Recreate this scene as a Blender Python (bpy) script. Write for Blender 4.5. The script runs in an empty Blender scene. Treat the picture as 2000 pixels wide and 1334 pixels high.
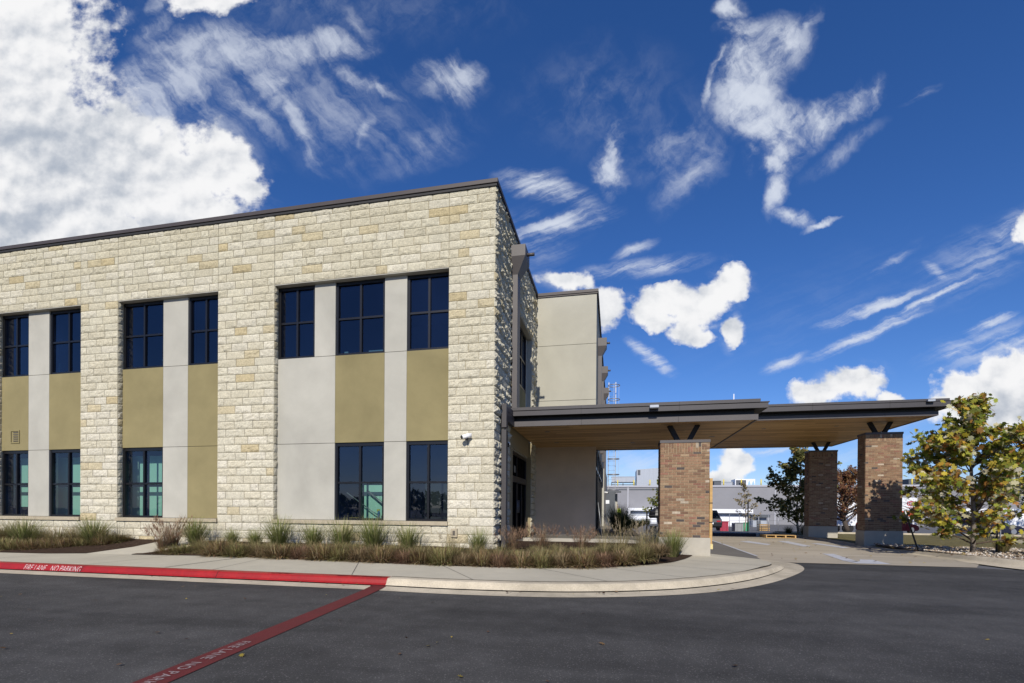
import bpy, math, random
import numpy as np
from mathutils import Vector, Matrix, noise
R = math.radians
sc = bpy.context.scene
col = bpy.context.collection
TAU = math.pi * 2

# ------------------------------------------------------------------ helpers
class MB:
    """collects faces, builds ONE mesh object"""
    def __init__(s): s.v = []; s.f = []; s.c = []; s.m = []; s.sm = []
    def face(s, pts, c=None, m=0, smooth=False):
        i = len(s.v); s.v.extend([tuple(p) for p in pts]); s.f.append(tuple(range(i, i + len(pts))))
        s.c.append(c); s.m.append(m); s.sm.append(smooth)
    def box(s, x0, x1, y0, y1, z0, z1, c=None, m=0):
        i = len(s.v)
        s.v += [(x0,y0,z0),(x1,y0,z0),(x1,y1,z0),(x0,y1,z0),(x0,y0,z1),(x1,y0,z1),(x1,y1,z1),(x0,y1,z1)]
        for q in ((0,3,2,1),(4,5,6,7),(0,1,5,4),(1,2,6,5),(2,3,7,6),(3,0,4,7)):
            s.f.append(tuple(i + k for k in q)); s.c.append(c); s.m.append(m); s.sm.append(False)
        return s
    def bar(s, a, b, w, h=None, c=None, m=0, up=(0,0,1)):
        """rectangular bar from a to b"""
        h = h or w; a = Vector(a); b = Vector(b); d = (b - a).normalized(); u = Vector(up)
        if abs(d.dot(u)) > .98: u = Vector((1,0,0))
        x = d.cross(u).normalized(); y = x.cross(d)
        i = len(s.v)
        for p in (a, b):
            for sx, sy in ((-1,-1),(1,-1),(1,1),(-1,1)): s.v.append(tuple(p + x*sx*w/2 + y*sy*h/2))
        for q in ((0,1,2,3),(7,6,5,4),(0,4,5,1),(1,5,6,2),(2,6,7,3),(3,7,4,0)):
            s.f.append(tuple(i + k for k in q)); s.c.append(c); s.m.append(m); s.sm.append(False)
        return s
    def tube(s, pts, rad, n=8, c=None, m=0, cap=True):
        pts = [Vector(p) for p in pts]
        if not hasattr(rad, '__len__'): rad = [rad] * len(pts)
        i0 = len(s.v); ref = Vector((0,0,1)) if abs((pts[1]-pts[0]).normalized().z) < .9 else Vector((1,0,0))
        for k, p in enumerate(pts):
            d = (pts[min(k+1, len(pts)-1)] - pts[max(k-1, 0)]).normalized()
            x = d.cross(ref).normalized(); y = x.cross(d)
            for j in range(n):
                a = TAU*j/n; s.v.append(tuple(p + (x*math.cos(a) + y*math.sin(a))*rad[k]))
        for k in range(len(pts)-1):
            for j in range(n):
                a = i0+k*n+j; b = i0+k*n+(j+1)%n
                s.f.append((a, b, b+n, a+n)); s.c.append(c); s.m.append(m); s.sm.append(True)
        if cap:
            s.f.append(tuple(i0+j for j in range(n))[::-1]); s.f.append(tuple(i0+(len(pts)-1)*n+j for j in range(n)))
            s.c += [c, c]; s.m += [m, m]; s.sm += [False, False]
        return s
    def ring(s, cx, cy, cz, r, t, n=24, c=None):
        pts = [(cx+r*math.cos(TAU*k/n), cy+r*math.sin(TAU*k/n), cz) for k in range(n+1)]
        return s.tube(pts, t, 6, c, cap=False)
    def build(s, name, mats, parent=None, bevel=0):
        me = bpy.data.meshes.new(name); me.from_pydata(s.v, [], s.f)
        if not isinstance(mats, (list, tuple)): mats = [mats]
        for m in mats: me.materials.append(m)
        me.polygons.foreach_set('material_index', s.m)
        me.polygons.foreach_set('use_smooth', s.sm)
        if any(c is not None for c in s.c):
            a = me.color_attributes.new('Col', 'FLOAT_COLOR', 'CORNER')
            data = []
            for f, c in zip(s.f, s.c):
                c = c or (.5,.5,.5); data += (list(c[:3]) + [1.0]) * len(f)
            a.data.foreach_set('color', data)
        me.update()
        o = bpy.data.objects.new(name, me); col.objects.link(o)
        if parent is not None: o.parent = parent
        if bevel:
            b = o.modifiers.new('b', 'BEVEL'); b.width = bevel; b.segments = 2; b.limit_method = 'ANGLE'
        return o

def tag(o, label=None, cat=None, group=None, kind=None):
    if label: o['label'] = label
    if cat: o['category'] = cat
    if group: o['group'] = group
    if kind: o['kind'] = kind
    return o
def thing(name, label, cat, loc=(0,0,0), rz=0, group=None):
    o = bpy.data.objects.new(name, None); col.objects.link(o); o.location = loc; o.rotation_euler = (0,0,rz)
    o.empty_display_size = .2
    return tag(o, label, cat, group)
def copy_tree(o, parent=None):
    c = o.copy(); col.objects.link(c); c.parent = parent
    for ch in [k for k in list(col.objects) if k.parent is o]: copy_tree(ch, c)
    return c
CA = (math.cos(.2082), math.sin(.2082))
def xat(px, Y):
    """world x of the picture column px on the vertical plane at depth Y"""
    t = (px - 1000) / 940.6
    # camera axis (-sin, cos), right (cos, sin): solve x for given Y
    return Y * (t*CA[0] - CA[1]) / (CA[0] + t*CA[1])

# ------------------------------------------------------------------ materials
def _n(nt, t, **k):
    n = nt.nodes.new(t)
    for a, b in k.items(): setattr(n, a, b)
    return n
def M(name, c, rough=.8, metal=0, var=0, vs=4, fine=0, fs=60, bump=0, bs=40, bd=.01, attr=False, spec=.5, stretch=None, stain=0):
    m = bpy.data.materials.new(name); m.use_nodes = True; nt = m.node_tree; L = nt.links
    p = nt.nodes['Principled BSDF']; p.inputs['Roughness'].default_value = rough; p.inputs['Metallic'].default_value = metal
    p.inputs['Specular IOR Level'].default_value = spec
    geo = _n(nt, 'ShaderNodeTexCoord'); co = geo.outputs['Object']
    if stretch:
        mp = _n(nt, 'ShaderNodeMapping'); mp.inputs['Scale'].default_value = stretch; L.new(co, mp.inputs[0]); co = mp.outputs[0]
    if attr:
        a = _n(nt, 'ShaderNodeVertexColor', layer_name='Col'); out = a.outputs[0]
    else:
        r = _n(nt, 'ShaderNodeRGB'); r.outputs[0].default_value = (*c, 1); out = r.outputs[0]
    def modulate(out, scale, amt, det=4, dist=0):
        t = _n(nt, 'ShaderNodeTexNoise'); t.inputs['Scale'].default_value = scale; t.inputs['Detail'].default_value = det
        t.inputs['Roughness'].default_value = .6; t.inputs['Distortion'].default_value = dist; L.new(co, t.inputs['Vector'])
        mr = _n(nt, 'ShaderNodeMapRange'); mr.inputs[1].default_value = .25; mr.inputs[2].default_value = .75
        mr.inputs[3].default_value = 1-amt; mr.inputs[4].default_value = 1+amt; L.new(t.outputs[0], mr.inputs[0])
        mx = _n(nt, 'ShaderNodeVectorMath', operation='SCALE'); L.new(out, mx.inputs[0]); L.new(mr.outputs[0], mx.inputs['Scale'])
        return mx.outputs[0]
    if var: out = modulate(out, vs, var, 5)
    if fine: out = modulate(out, fs, fine, 3)
    if stain: out = modulate(out, .35, stain, 6, 1.2)
    L.new(out, p.inputs['Base Color'])
    if bump:
        t = _n(nt, 'ShaderNodeTexNoise'); t.inputs['Scale'].default_value = bs; t.inputs['Detail'].default_value = 5; L.new(co, t.inputs['Vector'])
        b = _n(nt, 'ShaderNodeBump'); b.inputs['Strength'].default_value = bump; b.inputs['Distance'].default_value = bd
        L.new(t.outputs[0], b.inputs['Height']); L.new(b.outputs[0], p.inputs['Normal'])
    return m
K = {}
K['stone'] = M('limestone', (.5,.45,.36), .9, var=.13, vs=7, fine=.24, fs=30, bump=.9, bs=45, bd=.02, attr=True, spec=.2)
K['mortar'] = M('mortar', (.30,.25,.15), .95, fine=.1)
K['sill'] = M('cut stone sill', (.40,.345,.25), .9, var=.12, vs=12, bump=.4, bs=60, spec=.2)
K['stucco'] = M('pale grey stucco', (.395,.382,.332), .95, var=.08, vs=1.3, fine=.04, fs=120, bump=.25, bs=220, bd=.004, stain=.12, spec=.15)
K['olive'] = M('olive gold stucco', (.235,.20,.102), .95, var=.09, vs=1.5, fine=.04, fs=120, bump=.25, bs=220, bd=.004, stain=.14, spec=.15)
K['beige'] = M('beige stucco', (.39,.375,.31), .95, var=.05, vs=1.2, fine=.04, fs=120, bump=.25, bs=220, bd=.004, stain=.12, spec=.15)
K['shade_lifted_beige'] = M('taupe stucco', (.66,.54,.41), .95, var=.08, vs=1.2, fine=.04, fs=120, bump=.25, bs=220, bd=.004, stain=.12, spec=.15)  # beige wall colour made lighter and warmer to brighten the shade under the canopy
K['joint'] = M('dark joint', (.09,.08,.07), .95)
K['bronze'] = M('dark bronze sheet metal', (.078,.070,.071), .5, .0, var=.10, vs=1.5, fine=.05, fs=30, spec=.4)
K['fascia'] = M('canopy fascia metal', (.050,.046,.049), .5, .0, var=.10, vs=1.5, fine=.05, fs=30, spec=.4)
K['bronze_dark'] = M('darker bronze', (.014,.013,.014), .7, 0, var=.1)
K['frame'] = M('black window frame', (.012,.012,.014), .35, .3, fine=.1)
K['wood_edge'] = M('pine board', (.46,.29,.11), .75, var=.18, vs=5, stretch=(1,1,6), fine=.1, bump=.2)
K['concrete'] = M('light walkway concrete', (.44,.405,.32), .95, var=.06, vs=3, fine=.08, fs=90, stain=.09, bump=.3, bs=160, bd=.003, spec=.2)
K['concrete_drive'] = M('drive concrete', (.36,.315,.245), .95, var=.12, vs=1.2, fine=.08, fs=90, stain=.22, bump=.3, bs=160, bd=.003, spec=.2, stretch=(.35,1,1))
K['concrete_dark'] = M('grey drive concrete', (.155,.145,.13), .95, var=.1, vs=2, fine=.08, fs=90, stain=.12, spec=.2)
K['kerb'] = M('kerb concrete', (.45,.395,.30), .95, var=.14, vs=4, fine=.16, fs=50, stain=.32, bump=.4, bs=90, bd=.005, spec=.2)
K['plinth'] = M('pillar base concrete', (.40,.37,.31), .95, var=.08, vs=4, fine=.06, fs=60, bump=.4, bs=70, bd=.005, spec=.2)
K['red'] = M('red kerb paint', (.29,.006,.005), .5, var=.2, vs=2.5, fine=.16, fs=25, bump=.3, bs=80, bd=.004)
K['red_line'] = M('worn red line paint', (.105,.007,.007), .85, var=.15, vs=3, fine=.22, fs=140, bump=.5, bs=200, bd=.004)
K['white_paint'] = M('white stencil paint', (.78,.74,.72), .7, fine=.12, fs=60)
K['white_worn'] = M('worn white stencil', (.30,.24,.235), .8, fine=.4, fs=90)
K['stripe'] = M('crosswalk paint', (.46,.465,.49), .7, var=.12, vs=6, fine=.12, fs=70)
K['rubber'] = M('tyre scuff', (.06,.012,.014), .9, fine=.4, fs=40)
K['mulch'] = M('dark mulch', (.055,.035,.024), 1, var=.4, vs=14, fine=.5, fs=45, bump=1, bs=30, bd=.05, spec=.1)
K['gravel_base'] = M('gravel bed soil', (.22,.19,.15), 1, var=.3, vs=14, fine=.4, fs=40, bump=1, bs=30, bd=.03, spec=.1)
K['pebble'] = M('river pebbles', (.4,.34,.27), .9, attr=True, fine=.15, spec=.2)
K['lawn'] = M('winter lawn', (.17,.145,.065), 1, var=.3, vs=2, fine=.35, fs=40, bump=1, bs=40, bd=.05, spec=.1)
K['blade'] = M('grass blades', (.2,.2,.1), .8, attr=True, spec=.25)
K['bark'] = M('bark', (.15,.12,.09), .95, var=.3, vs=14, bump=.8, bs=30, bd=.02, attr=True, spec=.2)
K['warehouse'] = M('grey precast wall', (.24,.24,.256), .9, var=.04, vs=.4, stain=.06, spec=.2)
K['warehouse_trim'] = M('pale wall cap', (.38,.385,.42), .9, var=.05)
K['hvac'] = M('galvanised unit', (.34,.37,.42), .5, .1, var=.08, vs=2)
K['hvac_rib'] = M('ribbed metal siding', (.34,.37,.42), .5, .1, var=.12, vs=3, stretch=(4,4,.05))
K['white'] = M('white metal', (.74,.76,.80), .5, var=.04)
K['dim'] = M('shadowed opening', (.09,.10,.115), .8, var=.1)
K['yellow'] = M('yellow post', (.65,.52,.06), .6, fine=.1)
K['black_metal'] = M('black metal', (.014,.014,.016), .5, .2, fine=.1)
K['cam_white'] = M('white camera shell', (.82,.82,.82), .35)
K['steel'] = M('galvanised steel', (.30,.31,.33), .45, .5, fine=.1)
K['orange'] = M('yellow foam roll', (.55,.36,.08), .7)
K['mint'] = M('pale mint panel', (.50,.78,.64), .8, var=.05, vs=1)
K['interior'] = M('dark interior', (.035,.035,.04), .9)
K['lamp_lens'] = M('dull lamp lens', (.12,.09,.05), .3)

def asphalt():
    m = M('asphalt', (.053,.0515,.050), .9, var=.16, vs=.7, fine=.42, fs=85, stain=.24, bump=1.0, bs=130, bd=.008, spec=.25)
    nt = m.node_tree; L = nt.links; p = nt.nodes['Principled BSDF']
    src = p.inputs['Base Color'].links[0].from_socket
    tc = _n(nt, 'ShaderNodeTexCoord'); v = _n(nt, 'ShaderNodeTexVoronoi'); v.inputs['Scale'].default_value = 110; L.new(tc.outputs['Object'], v.inputs['Vector'])
    w = _n(nt, 'ShaderNodeSeparateColor'); L.new(v.outputs['Color'], w.inputs[0])
    g = _n(nt, 'ShaderNodeMath', operation='GREATER_THAN'); g.inputs[1].default_value = .95; L.new(w.outputs[0], g.inputs[0])
    mx = _n(nt, 'ShaderNodeMix', data_type='RGBA'); mx.inputs[7].default_value = (.12,.115,.11,1); L.new(g.outputs[0], mx.inputs[0]); L.new(src, mx.inputs[6])
    # worn wheel lanes and oil darkening: long soft streaks along x, fine cracks
    mp = _n(nt, 'ShaderNodeMapping'); mp.inputs['Scale'].default_value = (.16,.9,1); L.new(tc.outputs['Object'], mp.inputs[0])
    ns = _n(nt, 'ShaderNodeTexNoise'); ns.inputs['Scale'].default_value = 1.1; ns.inputs['Detail'].default_value = 5; ns.inputs['Roughness'].default_value = .55; ns.inputs['Distortion'].default_value = .6; L.new(mp.outputs[0], ns.inputs['Vector'])
    mr = _n(nt, 'ShaderNodeMapRange'); mr.inputs[1].default_value = .3; mr.inputs[2].default_value = .7; mr.inputs[3].default_value = .72; mr.inputs[4].default_value = 1.38; L.new(ns.outputs[0], mr.inputs[0])
    nb = _n(nt, 'ShaderNodeTexNoise'); nb.inputs['Scale'].default_value = 3.2; nb.inputs['Detail'].default_value = 6; L.new(tc.outputs['Object'], nb.inputs['Vector'])
    mb = _n(nt, 'ShaderNodeMapRange'); mb.inputs[1].default_value = .3; mb.inputs[2].default_value = .72; mb.inputs[3].default_value = .86; mb.inputs[4].default_value = 1.2; L.new(nb.outputs[0], mb.inputs[0])
    mm = _n(nt, 'ShaderNodeMath', operation='MULTIPLY'); L.new(mr.outputs[0], mm.inputs[0]); L.new(mb.outputs[0], mm.inputs[1])
    sv = _n(nt, 'ShaderNodeVectorMath', operation='SCALE'); L.new(mx.outputs[2], sv.inputs[0]); L.new(mm.outputs[0], sv.inputs['Scale'])
    L.new(sv.outputs[0], p.inputs['Base Color']); return m
K['asphalt'] = asphalt()

def soffit_wood():
    m = bpy.data.materials.new('timber soffit'); m.use_nodes = True; nt = m.node_tree; L = nt.links; p = nt.nodes['Principled BSDF']
    p.inputs['Roughness'].default_value = .55
    tc = _n(nt, 'ShaderNodeTexCoord'); sp = _n(nt, 'ShaderNodeSeparateXYZ'); L.new(tc.outputs['Object'], sp.inputs[0])
    dv = _n(nt, 'ShaderNodeMath', operation='MULTIPLY'); dv.inputs[1].default_value = 1/.13; L.new(sp.outputs[1], dv.inputs[0])
    fl = _n(nt, 'ShaderNodeMath', operation='FLOOR'); L.new(dv.outputs[0], fl.inputs[0])
    fr = _n(nt, 'ShaderNodeMath', operation='FRACT'); L.new(dv.outputs[0], fr.inputs[0])
    # board ends: shift x per board
    wn = _n(nt, 'ShaderNodeTexWhiteNoise', noise_dimensions='1D'); L.new(fl.outputs[0], wn.inputs['W'])
    ax = _n(nt, 'ShaderNodeMath', operation='MULTIPLY_ADD'); ax.inputs[1].default_value = 1/2.4; L.new(sp.outputs[0], ax.inputs[0])
    sh = _n(nt, 'ShaderNodeMath', operation='MULTIPLY'); sh.inputs[1].default_value = 7; L.new(wn.outputs[0], sh.inputs[0]); L.new(sh.outputs[0], ax.inputs[2])
    fx = _n(nt, 'ShaderNodeMath', operation='FLOOR'); L.new(ax.outputs[0], fx.inputs[0])
    cb = _n(nt, 'ShaderNodeCombineXYZ'); L.new(fx.outputs[0], cb.inputs[0]); L.new(fl.outputs[0], cb.inputs[1])
    w2 = _n(nt, 'ShaderNodeTexWhiteNoise', noise_dimensions='3D'); L.new(cb.outputs[0], w2.inputs['Vector'])
    rp = _n(nt, 'ShaderNodeValToRGB'); e = rp.color_ramp.elements; e[0].color = (.38,.215,.08,1); e[1].color = (.72,.47,.20,1)
    e2 = rp.color_ramp.elements.new(.5); e2.color = (.57,.345,.135,1); L.new(w2.outputs['Value'], rp.inputs[0])
    mp = _n(nt, 'ShaderNodeMapping'); mp.inputs['Scale'].default_value = (1.2, 40, 1); L.new(tc.outputs['Object'], mp.inputs[0])
    nz = _n(nt, 'ShaderNodeTexNoise'); nz.inputs['Scale'].default_value = 1.5; nz.inputs['Detail'].default_value = 6; L.new(mp.outputs[0], nz.inputs['Vector'])
    mr = _n(nt, 'ShaderNodeMapRange'); mr.inputs[3].default_value = .65; mr.inputs[4].default_value = 1.3; L.new(nz.outputs[0], mr.inputs[0])
    gp = _n(nt, 'ShaderNodeMath', operation='GREATER_THAN'); gp.inputs[1].default_value = .07; L.new(fr.outputs[0], gp.inputs[0])
    gm = _n(nt, 'ShaderNodeMapRange'); gm.inputs[3].default_value = .35; gm.inputs[4].default_value = 1; L.new(gp.outputs[0], gm.inputs[0])
    mm = _n(nt, 'ShaderNodeMath', operation='MULTIPLY'); L.new(mr.outputs[0], mm.inputs[0]); L.new(gm.outputs[0], mm.inputs[1])
    sc_ = _n(nt, 'ShaderNodeVectorMath', operation='SCALE'); L.new(rp.outputs[0], sc_.inputs[0]); L.new(mm.outputs[0], sc_.inputs['Scale'])
    L.new(sc_.outputs[0], p.inputs['Base Color']); return m
K['soffit'] = soffit_wood()
K['brick'] = M('face brick', (.3,.2,.13), .9, attr=True, var=.18, vs=18, fine=.22, fs=55, bump=.6, bs=90, bd=.008, spec=.2)
K['brick_mortar'] = M('brick mortar', (.35,.28,.185), .95, fine=.12)

def glass(name, tint, base, gl=.045, k=1):
    m = bpy.data.materials.new(name); m.use_nodes = True; nt = m.node_tree; L = nt.links
    nt.nodes.remove(nt.nodes['Principled BSDF']); out = nt.nodes['Material Output']
    tr = _n(nt, 'ShaderNodeBsdfTransparent'); tr.inputs[0].default_value = (*tint, 1)
    df = _n(nt, 'ShaderNodeBsdfDiffuse')
    gs = _n(nt, 'ShaderNodeBsdfGlossy'); gs.inputs['Roughness'].default_value = .012; gs.inputs[0].default_value = (.8,.85,1,1)
    tcn = _n(nt, 'ShaderNodeTexCoord'); nz = _n(nt, 'ShaderNodeTexNoise'); nz.inputs['Scale'].default_value = .9; L.new(tcn.outputs['Object'], nz.inputs['Vector'])
    n2 = _n(nt, 'ShaderNodeTexNoise'); n2.inputs['Scale'].default_value = .55; n2.inputs['Detail'].default_value = 3; n2.inputs['Distortion'].default_value = .8; L.new(tcn.outputs['Object'], n2.inputs['Vector'])
    cr = _n(nt, 'ShaderNodeValToRGB'); cr.color_ramp.elements[0].position = .35; cr.color_ramp.elements[1].position = .65
    cr.color_ramp.elements[0].color = (base[0]*.4, base[1]*.4, base[2]*.35, 1); cr.color_ramp.elements[1].color = (base[0]*1.8, base[1]*1.9, base[2]*1.7, 1); L.new(n2.outputs[0], cr.inputs[0]); L.new(cr.outputs[0], df.inputs[0])  # mottled diffuse base stands in for the dark sky mirrored in panes
    bp = _n(nt, 'ShaderNodeBump'); bp.inputs['Strength'].default_value = .12; bp.inputs['Distance'].default_value = .05; L.new(nz.outputs[0], bp.inputs['Height']); L.new(bp.outputs[0], gs.inputs['Normal'])
    a = _n(nt, 'ShaderNodeMixShader'); a.inputs[0].default_value = .15; L.new(tr.outputs[0], a.inputs[1]); L.new(df.outputs[0], a.inputs[2])
    fr = _n(nt, 'ShaderNodeFresnel'); fr.inputs[0].default_value = 1.5
    ad = _n(nt, 'ShaderNodeMath', operation='MULTIPLY_ADD'); ad.inputs[1].default_value = k; ad.inputs[2].default_value = gl; L.new(fr.outputs[0], ad.inputs[0])
    b = _n(nt, 'ShaderNodeMixShader'); L.new(ad.outputs[0], b.inputs[0]); L.new(a.outputs[0], b.inputs[1]); L.new(gs.outputs[0], b.inputs[2])
    L.new(b.outputs[0], out.inputs[0]); return m
K['glass'] = glass('tinted glass', (.62,.74,.72), (.006,.014,.045), .03)
K['glass_up'] = glass('sky painted glass', (.34,.44,.50), (.006,.012,.04), .02)
K['glass_door'] = glass('dark door glass', (.12,.14,.15), (.004,.004,.005), .0, .08)

def leafmat(name, t=.35):
    m = bpy.data.materials.new(name); m.use_nodes = True; nt = m.node_tree; L = nt.links; p = nt.nodes['Principled BSDF']
    p.inputs['Roughness'].default_value = .6; p.inputs['Specular IOR Level'].default_value = .25
    a = _n(nt, 'ShaderNodeVertexColor', layer_name='Col'); L.new(a.outputs[0], p.inputs['Base Color'])
    tl = _n(nt, 'ShaderNodeBsdfTranslucent'); L.new(a.outputs[0], tl.inputs[0])
    mx = _n(nt, 'ShaderNodeMixShader'); mx.inputs[0].default_value = t; L.new(p.outputs[0], mx.inputs[1]); L.new(tl.outputs[0], mx.inputs[2])
    L.new(mx.outputs[0], nt.nodes['Material Output'].inputs[0]); return m
K['leaf'] = leafmat('tree leaves', .45)
K['blade'] = leafmat('grass blades', .25)

# ------------------------------------------------------------------ world: physical sky with clouds at infinity
world = bpy.data.worlds.new('World'); sc.world = world; world.use_nodes = True
SUN_EL, SUN_AZ = 34.5, 4.0          # degrees; azimuth measured from -Y towards +X
def build_world():
    nt = world.node_tree; L = nt.links; bg = nt.nodes['Background']
    sky = _n(nt, 'ShaderNodeTexSky', sky_type='NISHITA'); sky.sun_disc = False
    sky.sun_elevation = R(SUN_EL); sky.sun_rotation = R(180 - SUN_AZ); sky.air_density = 1.0; sky.dust_density = .25; sky.ozone_density = 3.0
    sky.altitude = 200
    hs = _n(nt, 'ShaderNodeHueSaturation'); hs.inputs['Saturation'].default_value = 1.15; hs.inputs['Value'].default_value = 1.0
    tint = _n(nt, 'ShaderNodeMix', data_type='RGBA', blend_type='MULTIPLY'); tint.inputs[0].default_value = 1; tint.inputs[7].default_value = (.97,1.04,1.38,1)
    L.new(sky.outputs[0], tint.inputs[6]); L.new(tint.outputs[2], hs.inputs['Color'])
    tc = _n(nt, 'ShaderNodeTexCoord'); D = tc.outputs['Generated']
    def math_(op, a, b=None, c=None, clamp=False):
        n = _n(nt, 'ShaderNodeMath', operation=op); n.use_clamp = clamp
        for i, q in enumerate((a, b, c)):
            if q is None: continue
            if isinstance(q, (int, float)): n.inputs[i].default_value = q
            else: L.new(q, n.inputs[i])
        return n.outputs[0]
    def dot(v):
        n = _n(nt, 'ShaderNodeVectorMath', operation='DOT_PRODUCT'); L.new(D, n.inputs[0]); n.inputs[1].default_value = v; return n.outputs['Value']
    f = dot((-CA[1], CA[0], 0)); r = dot((CA[0], CA[1], 0)); z = dot((0,0,1))
    fm = math_('MAXIMUM', f, .03)
    u = math_('MULTIPLY_ADD', math_('DIVIDE', r, fm), 9.406, 10.0)      # unit = a twentieth of the sky's width
    v = math_('MULTIPLY_ADD', math_('DIVIDE', z, fm), -9.406, 9.99)
    cb = _n(nt, 'ShaderNodeCombineXYZ'); L.new(u, cb.inputs[0]); L.new(v, cb.inputs[1]); P = cb.outputs[0]
    front = math_('GREATER_THAN', f, .05)
    def nz(vec, scale, det=8, rough=.6, dist=0, off=(0,0,0), rot=0, st=(1,1,1)):
        mp = _n(nt, 'ShaderNodeMapping'); mp.inputs['Location'].default_value = off; mp.inputs['Rotation'].default_value = (0,0,rot); mp.inputs['Scale'].default_value = st
        L.new(vec, mp.inputs[0]); n = _n(nt, 'ShaderNodeTexNoise', noise_dimensions='2D'); n.inputs['Scale'].default_value = scale; n.inputs['Detail'].default_value = det
        n.inputs['Roughness'].default_value = rough; n.inputs['Distortion'].default_value = dist; L.new(mp.outputs[0], n.inputs['Vector']); return n
    def warp(vec, scale, amt, off=(0,0,0), det=5):
        n = nz(vec, scale, det, .6, 0, off); s = _n(nt, 'ShaderNodeVectorMath', operation='SUBTRACT'); L.new(n.outputs['Color'], s.inputs[0]); s.inputs[1].default_value = (.5,.5,.5)
        k = _n(nt, 'ShaderNodeVectorMath', operation='SCALE'); L.new(s.outputs[0], k.inputs[0]); k.inputs['Scale'].default_value = amt
        a = _n(nt, 'ShaderNodeVectorMath', operation='ADD'); L.new(vec, a.inputs[0]); L.new(k.outputs[0], a.inputs[1]); return a.outputs[0]
    def blobs(vec, lst):
        acc = None
        for (cx, cy, rx, ry, rot, s) in lst:
            mp = _n(nt, 'ShaderNodeMapping', vector_type='TEXTURE'); mp.inputs['Location'].default_value = (cx/100, cy/100, 0)
            mp.inputs['Rotation'].default_value = (0,0,R(rot)); mp.inputs['Scale'].default_value = (rx/100, ry/100, 1); L.new(vec, mp.inputs[0])
            g = _n(nt, 'ShaderNodeTexGradient', gradient_type='SPHERICAL'); L.new(mp.outputs[0], g.inputs[0])
            o = g.outputs['Fac'] if s == 1 else math_('MULTIPLY', g.outputs['Fac'], s)
            acc = o if acc is None else math_('MAXIMUM', acc, o)
        return acc
    def fib(vec, th, long_, short, off, det=8, rough=.64, dist=.1):
        mp = _n(nt, 'ShaderNodeMapping', vector_type='TEXTURE'); mp.inputs['Location'].default_value = off; mp.inputs['Rotation'].default_value = (0,0,R(th)); mp.inputs['Scale'].default_value = (long_, short, 1)
        L.new(vec, mp.inputs[0]); n = _n(nt, 'ShaderNodeTexNoise', noise_dimensions='2D'); n.inputs['Scale'].default_value = 1; n.inputs['Detail'].default_value = det
        n.inputs['Roughness'].default_value = rough; n.inputs['Distortion'].default_value = dist; L.new(mp.outputs[0], n.inputs['Vector']); return n.outputs[0]
    def ramp(x, a, b, c=0, d=1, smooth=True):
        m = _n(nt, 'ShaderNodeMapRange'); 
        if smooth: m.interpolation_type = 'SMOOTHSTEP'
        m.inputs[1].default_value = a; m.inputs[2].default_value = b; m.inputs[3].default_value = c; m.inputs[4].default_value = d; L.new(x, m.inputs[0]); return m.outputs[0]
    # --- heaped clouds
    Pw = warp(P, .8, .6, (3,1,0))
    cum = [(-60,120,330,260,0,1),(60,330,330,210,15,1),(230,330,260,150,25,1),(330,400,190,110,20,1),(110,470,300,120,5,1),(420,330,110,90,30,1),
           (30,60,160,150,0,1),(-40,420,300,200,0,1),(400,0,105,50,0,1),(470,375,70,40,50,.7),
           (1268,600,52,44,0,1),(1305,590,52,44,0,1),(1345,606,62,54,10,1),(1390,580,52,46,0,1),(1425,556,50,44,-20,1),(1340,648,52,38,20,1),(1425,652,26,32,0,.9),(1372,668,36,26,0,.8),(1290,632,40,26,0,.8),
           (1182,600,44,54,0,1),(1100,552,72,24,8,.8),
           (1600,768,76,34,0,1),(1660,752,72,42,0,1),(1738,774,34,18,0,.9),
           (1900,752,96,48,0,1),(1985,730,100,66,0,1),(1960,800,190,56,0,1),(2010,440,40,42,0,1),
           (1425,905,38,46,-20,1),(1408,940,46,30,0,1),(1450,918,30,30,0,1)]
    cd = blobs(Pw, cum)
    n1 = fib(P, 0, .48, .42, (7,2,0), 8, .56, .0); n1f = fib(P, 0, .11, .10, (2,2,0), 6, .6, 0)
    dens = math_('ADD', cd, math_('ADD', math_('MULTIPLY', math_('SUBTRACT', n1, .5), .85), math_('MULTIPLY', math_('SUBTRACT', n1f, .5), .10)))
    dens = math_('MULTIPLY', dens, math_('GREATER_THAN', cd, .005))
    cum_a = math_('MULTIPLY', ramp(dens, .05, .38), front)
    # a thin haze of torn vapour round the heaped clouds
    halo = math_('MULTIPLY', math_('MULTIPLY', ramp(blobs(Pw, [(cx, cy, rx*1.35, ry*1.5, ro, .8) for (cx, cy, rx, ry, ro, q) in cum[3:8:2]+cum[10:24:2]]), 0, .8), ramp(fib(P, 20, 1.2, .5, (4,4,0)), .46, .75)), .55)
    # --- wisps in three groups, each with the direction its fibres run in
    Pc = warp(P, .7, .7, (11,5,0), 5); Pd = warp(P, 1.6, .22, (1,5,0), 5)
    A = [(330,170,190,90,-25,.9),(440,110,200,70,5,1.0),(560,100,150,40,5,1.0),(660,95,90,34,12,.95),(520,170,130,70,40,.75),(570,240,130,30,58,.7),(600,300,80,18,58,.5),(300,230,140,90,-15,.7),(420,250,170,60,50,.4),(470,210,160,36,48,.6),
         (705,165,110,26,20,.7),(750,183,44,16,30,.9),(700,60,80,26,50,.35),(868,170,100,52,15,.75),(900,150,56,40,25,1.0),(885,135,20,36,0,.9),(708,262,76,24,-62,.55),(650,220,240,150,30,.34),(810,290,170,80,-20,.30),(300,60,70,30,-60,.5),(235,45,60,22,-20,.4),(300,10,60,20,-50,.5)]
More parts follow.
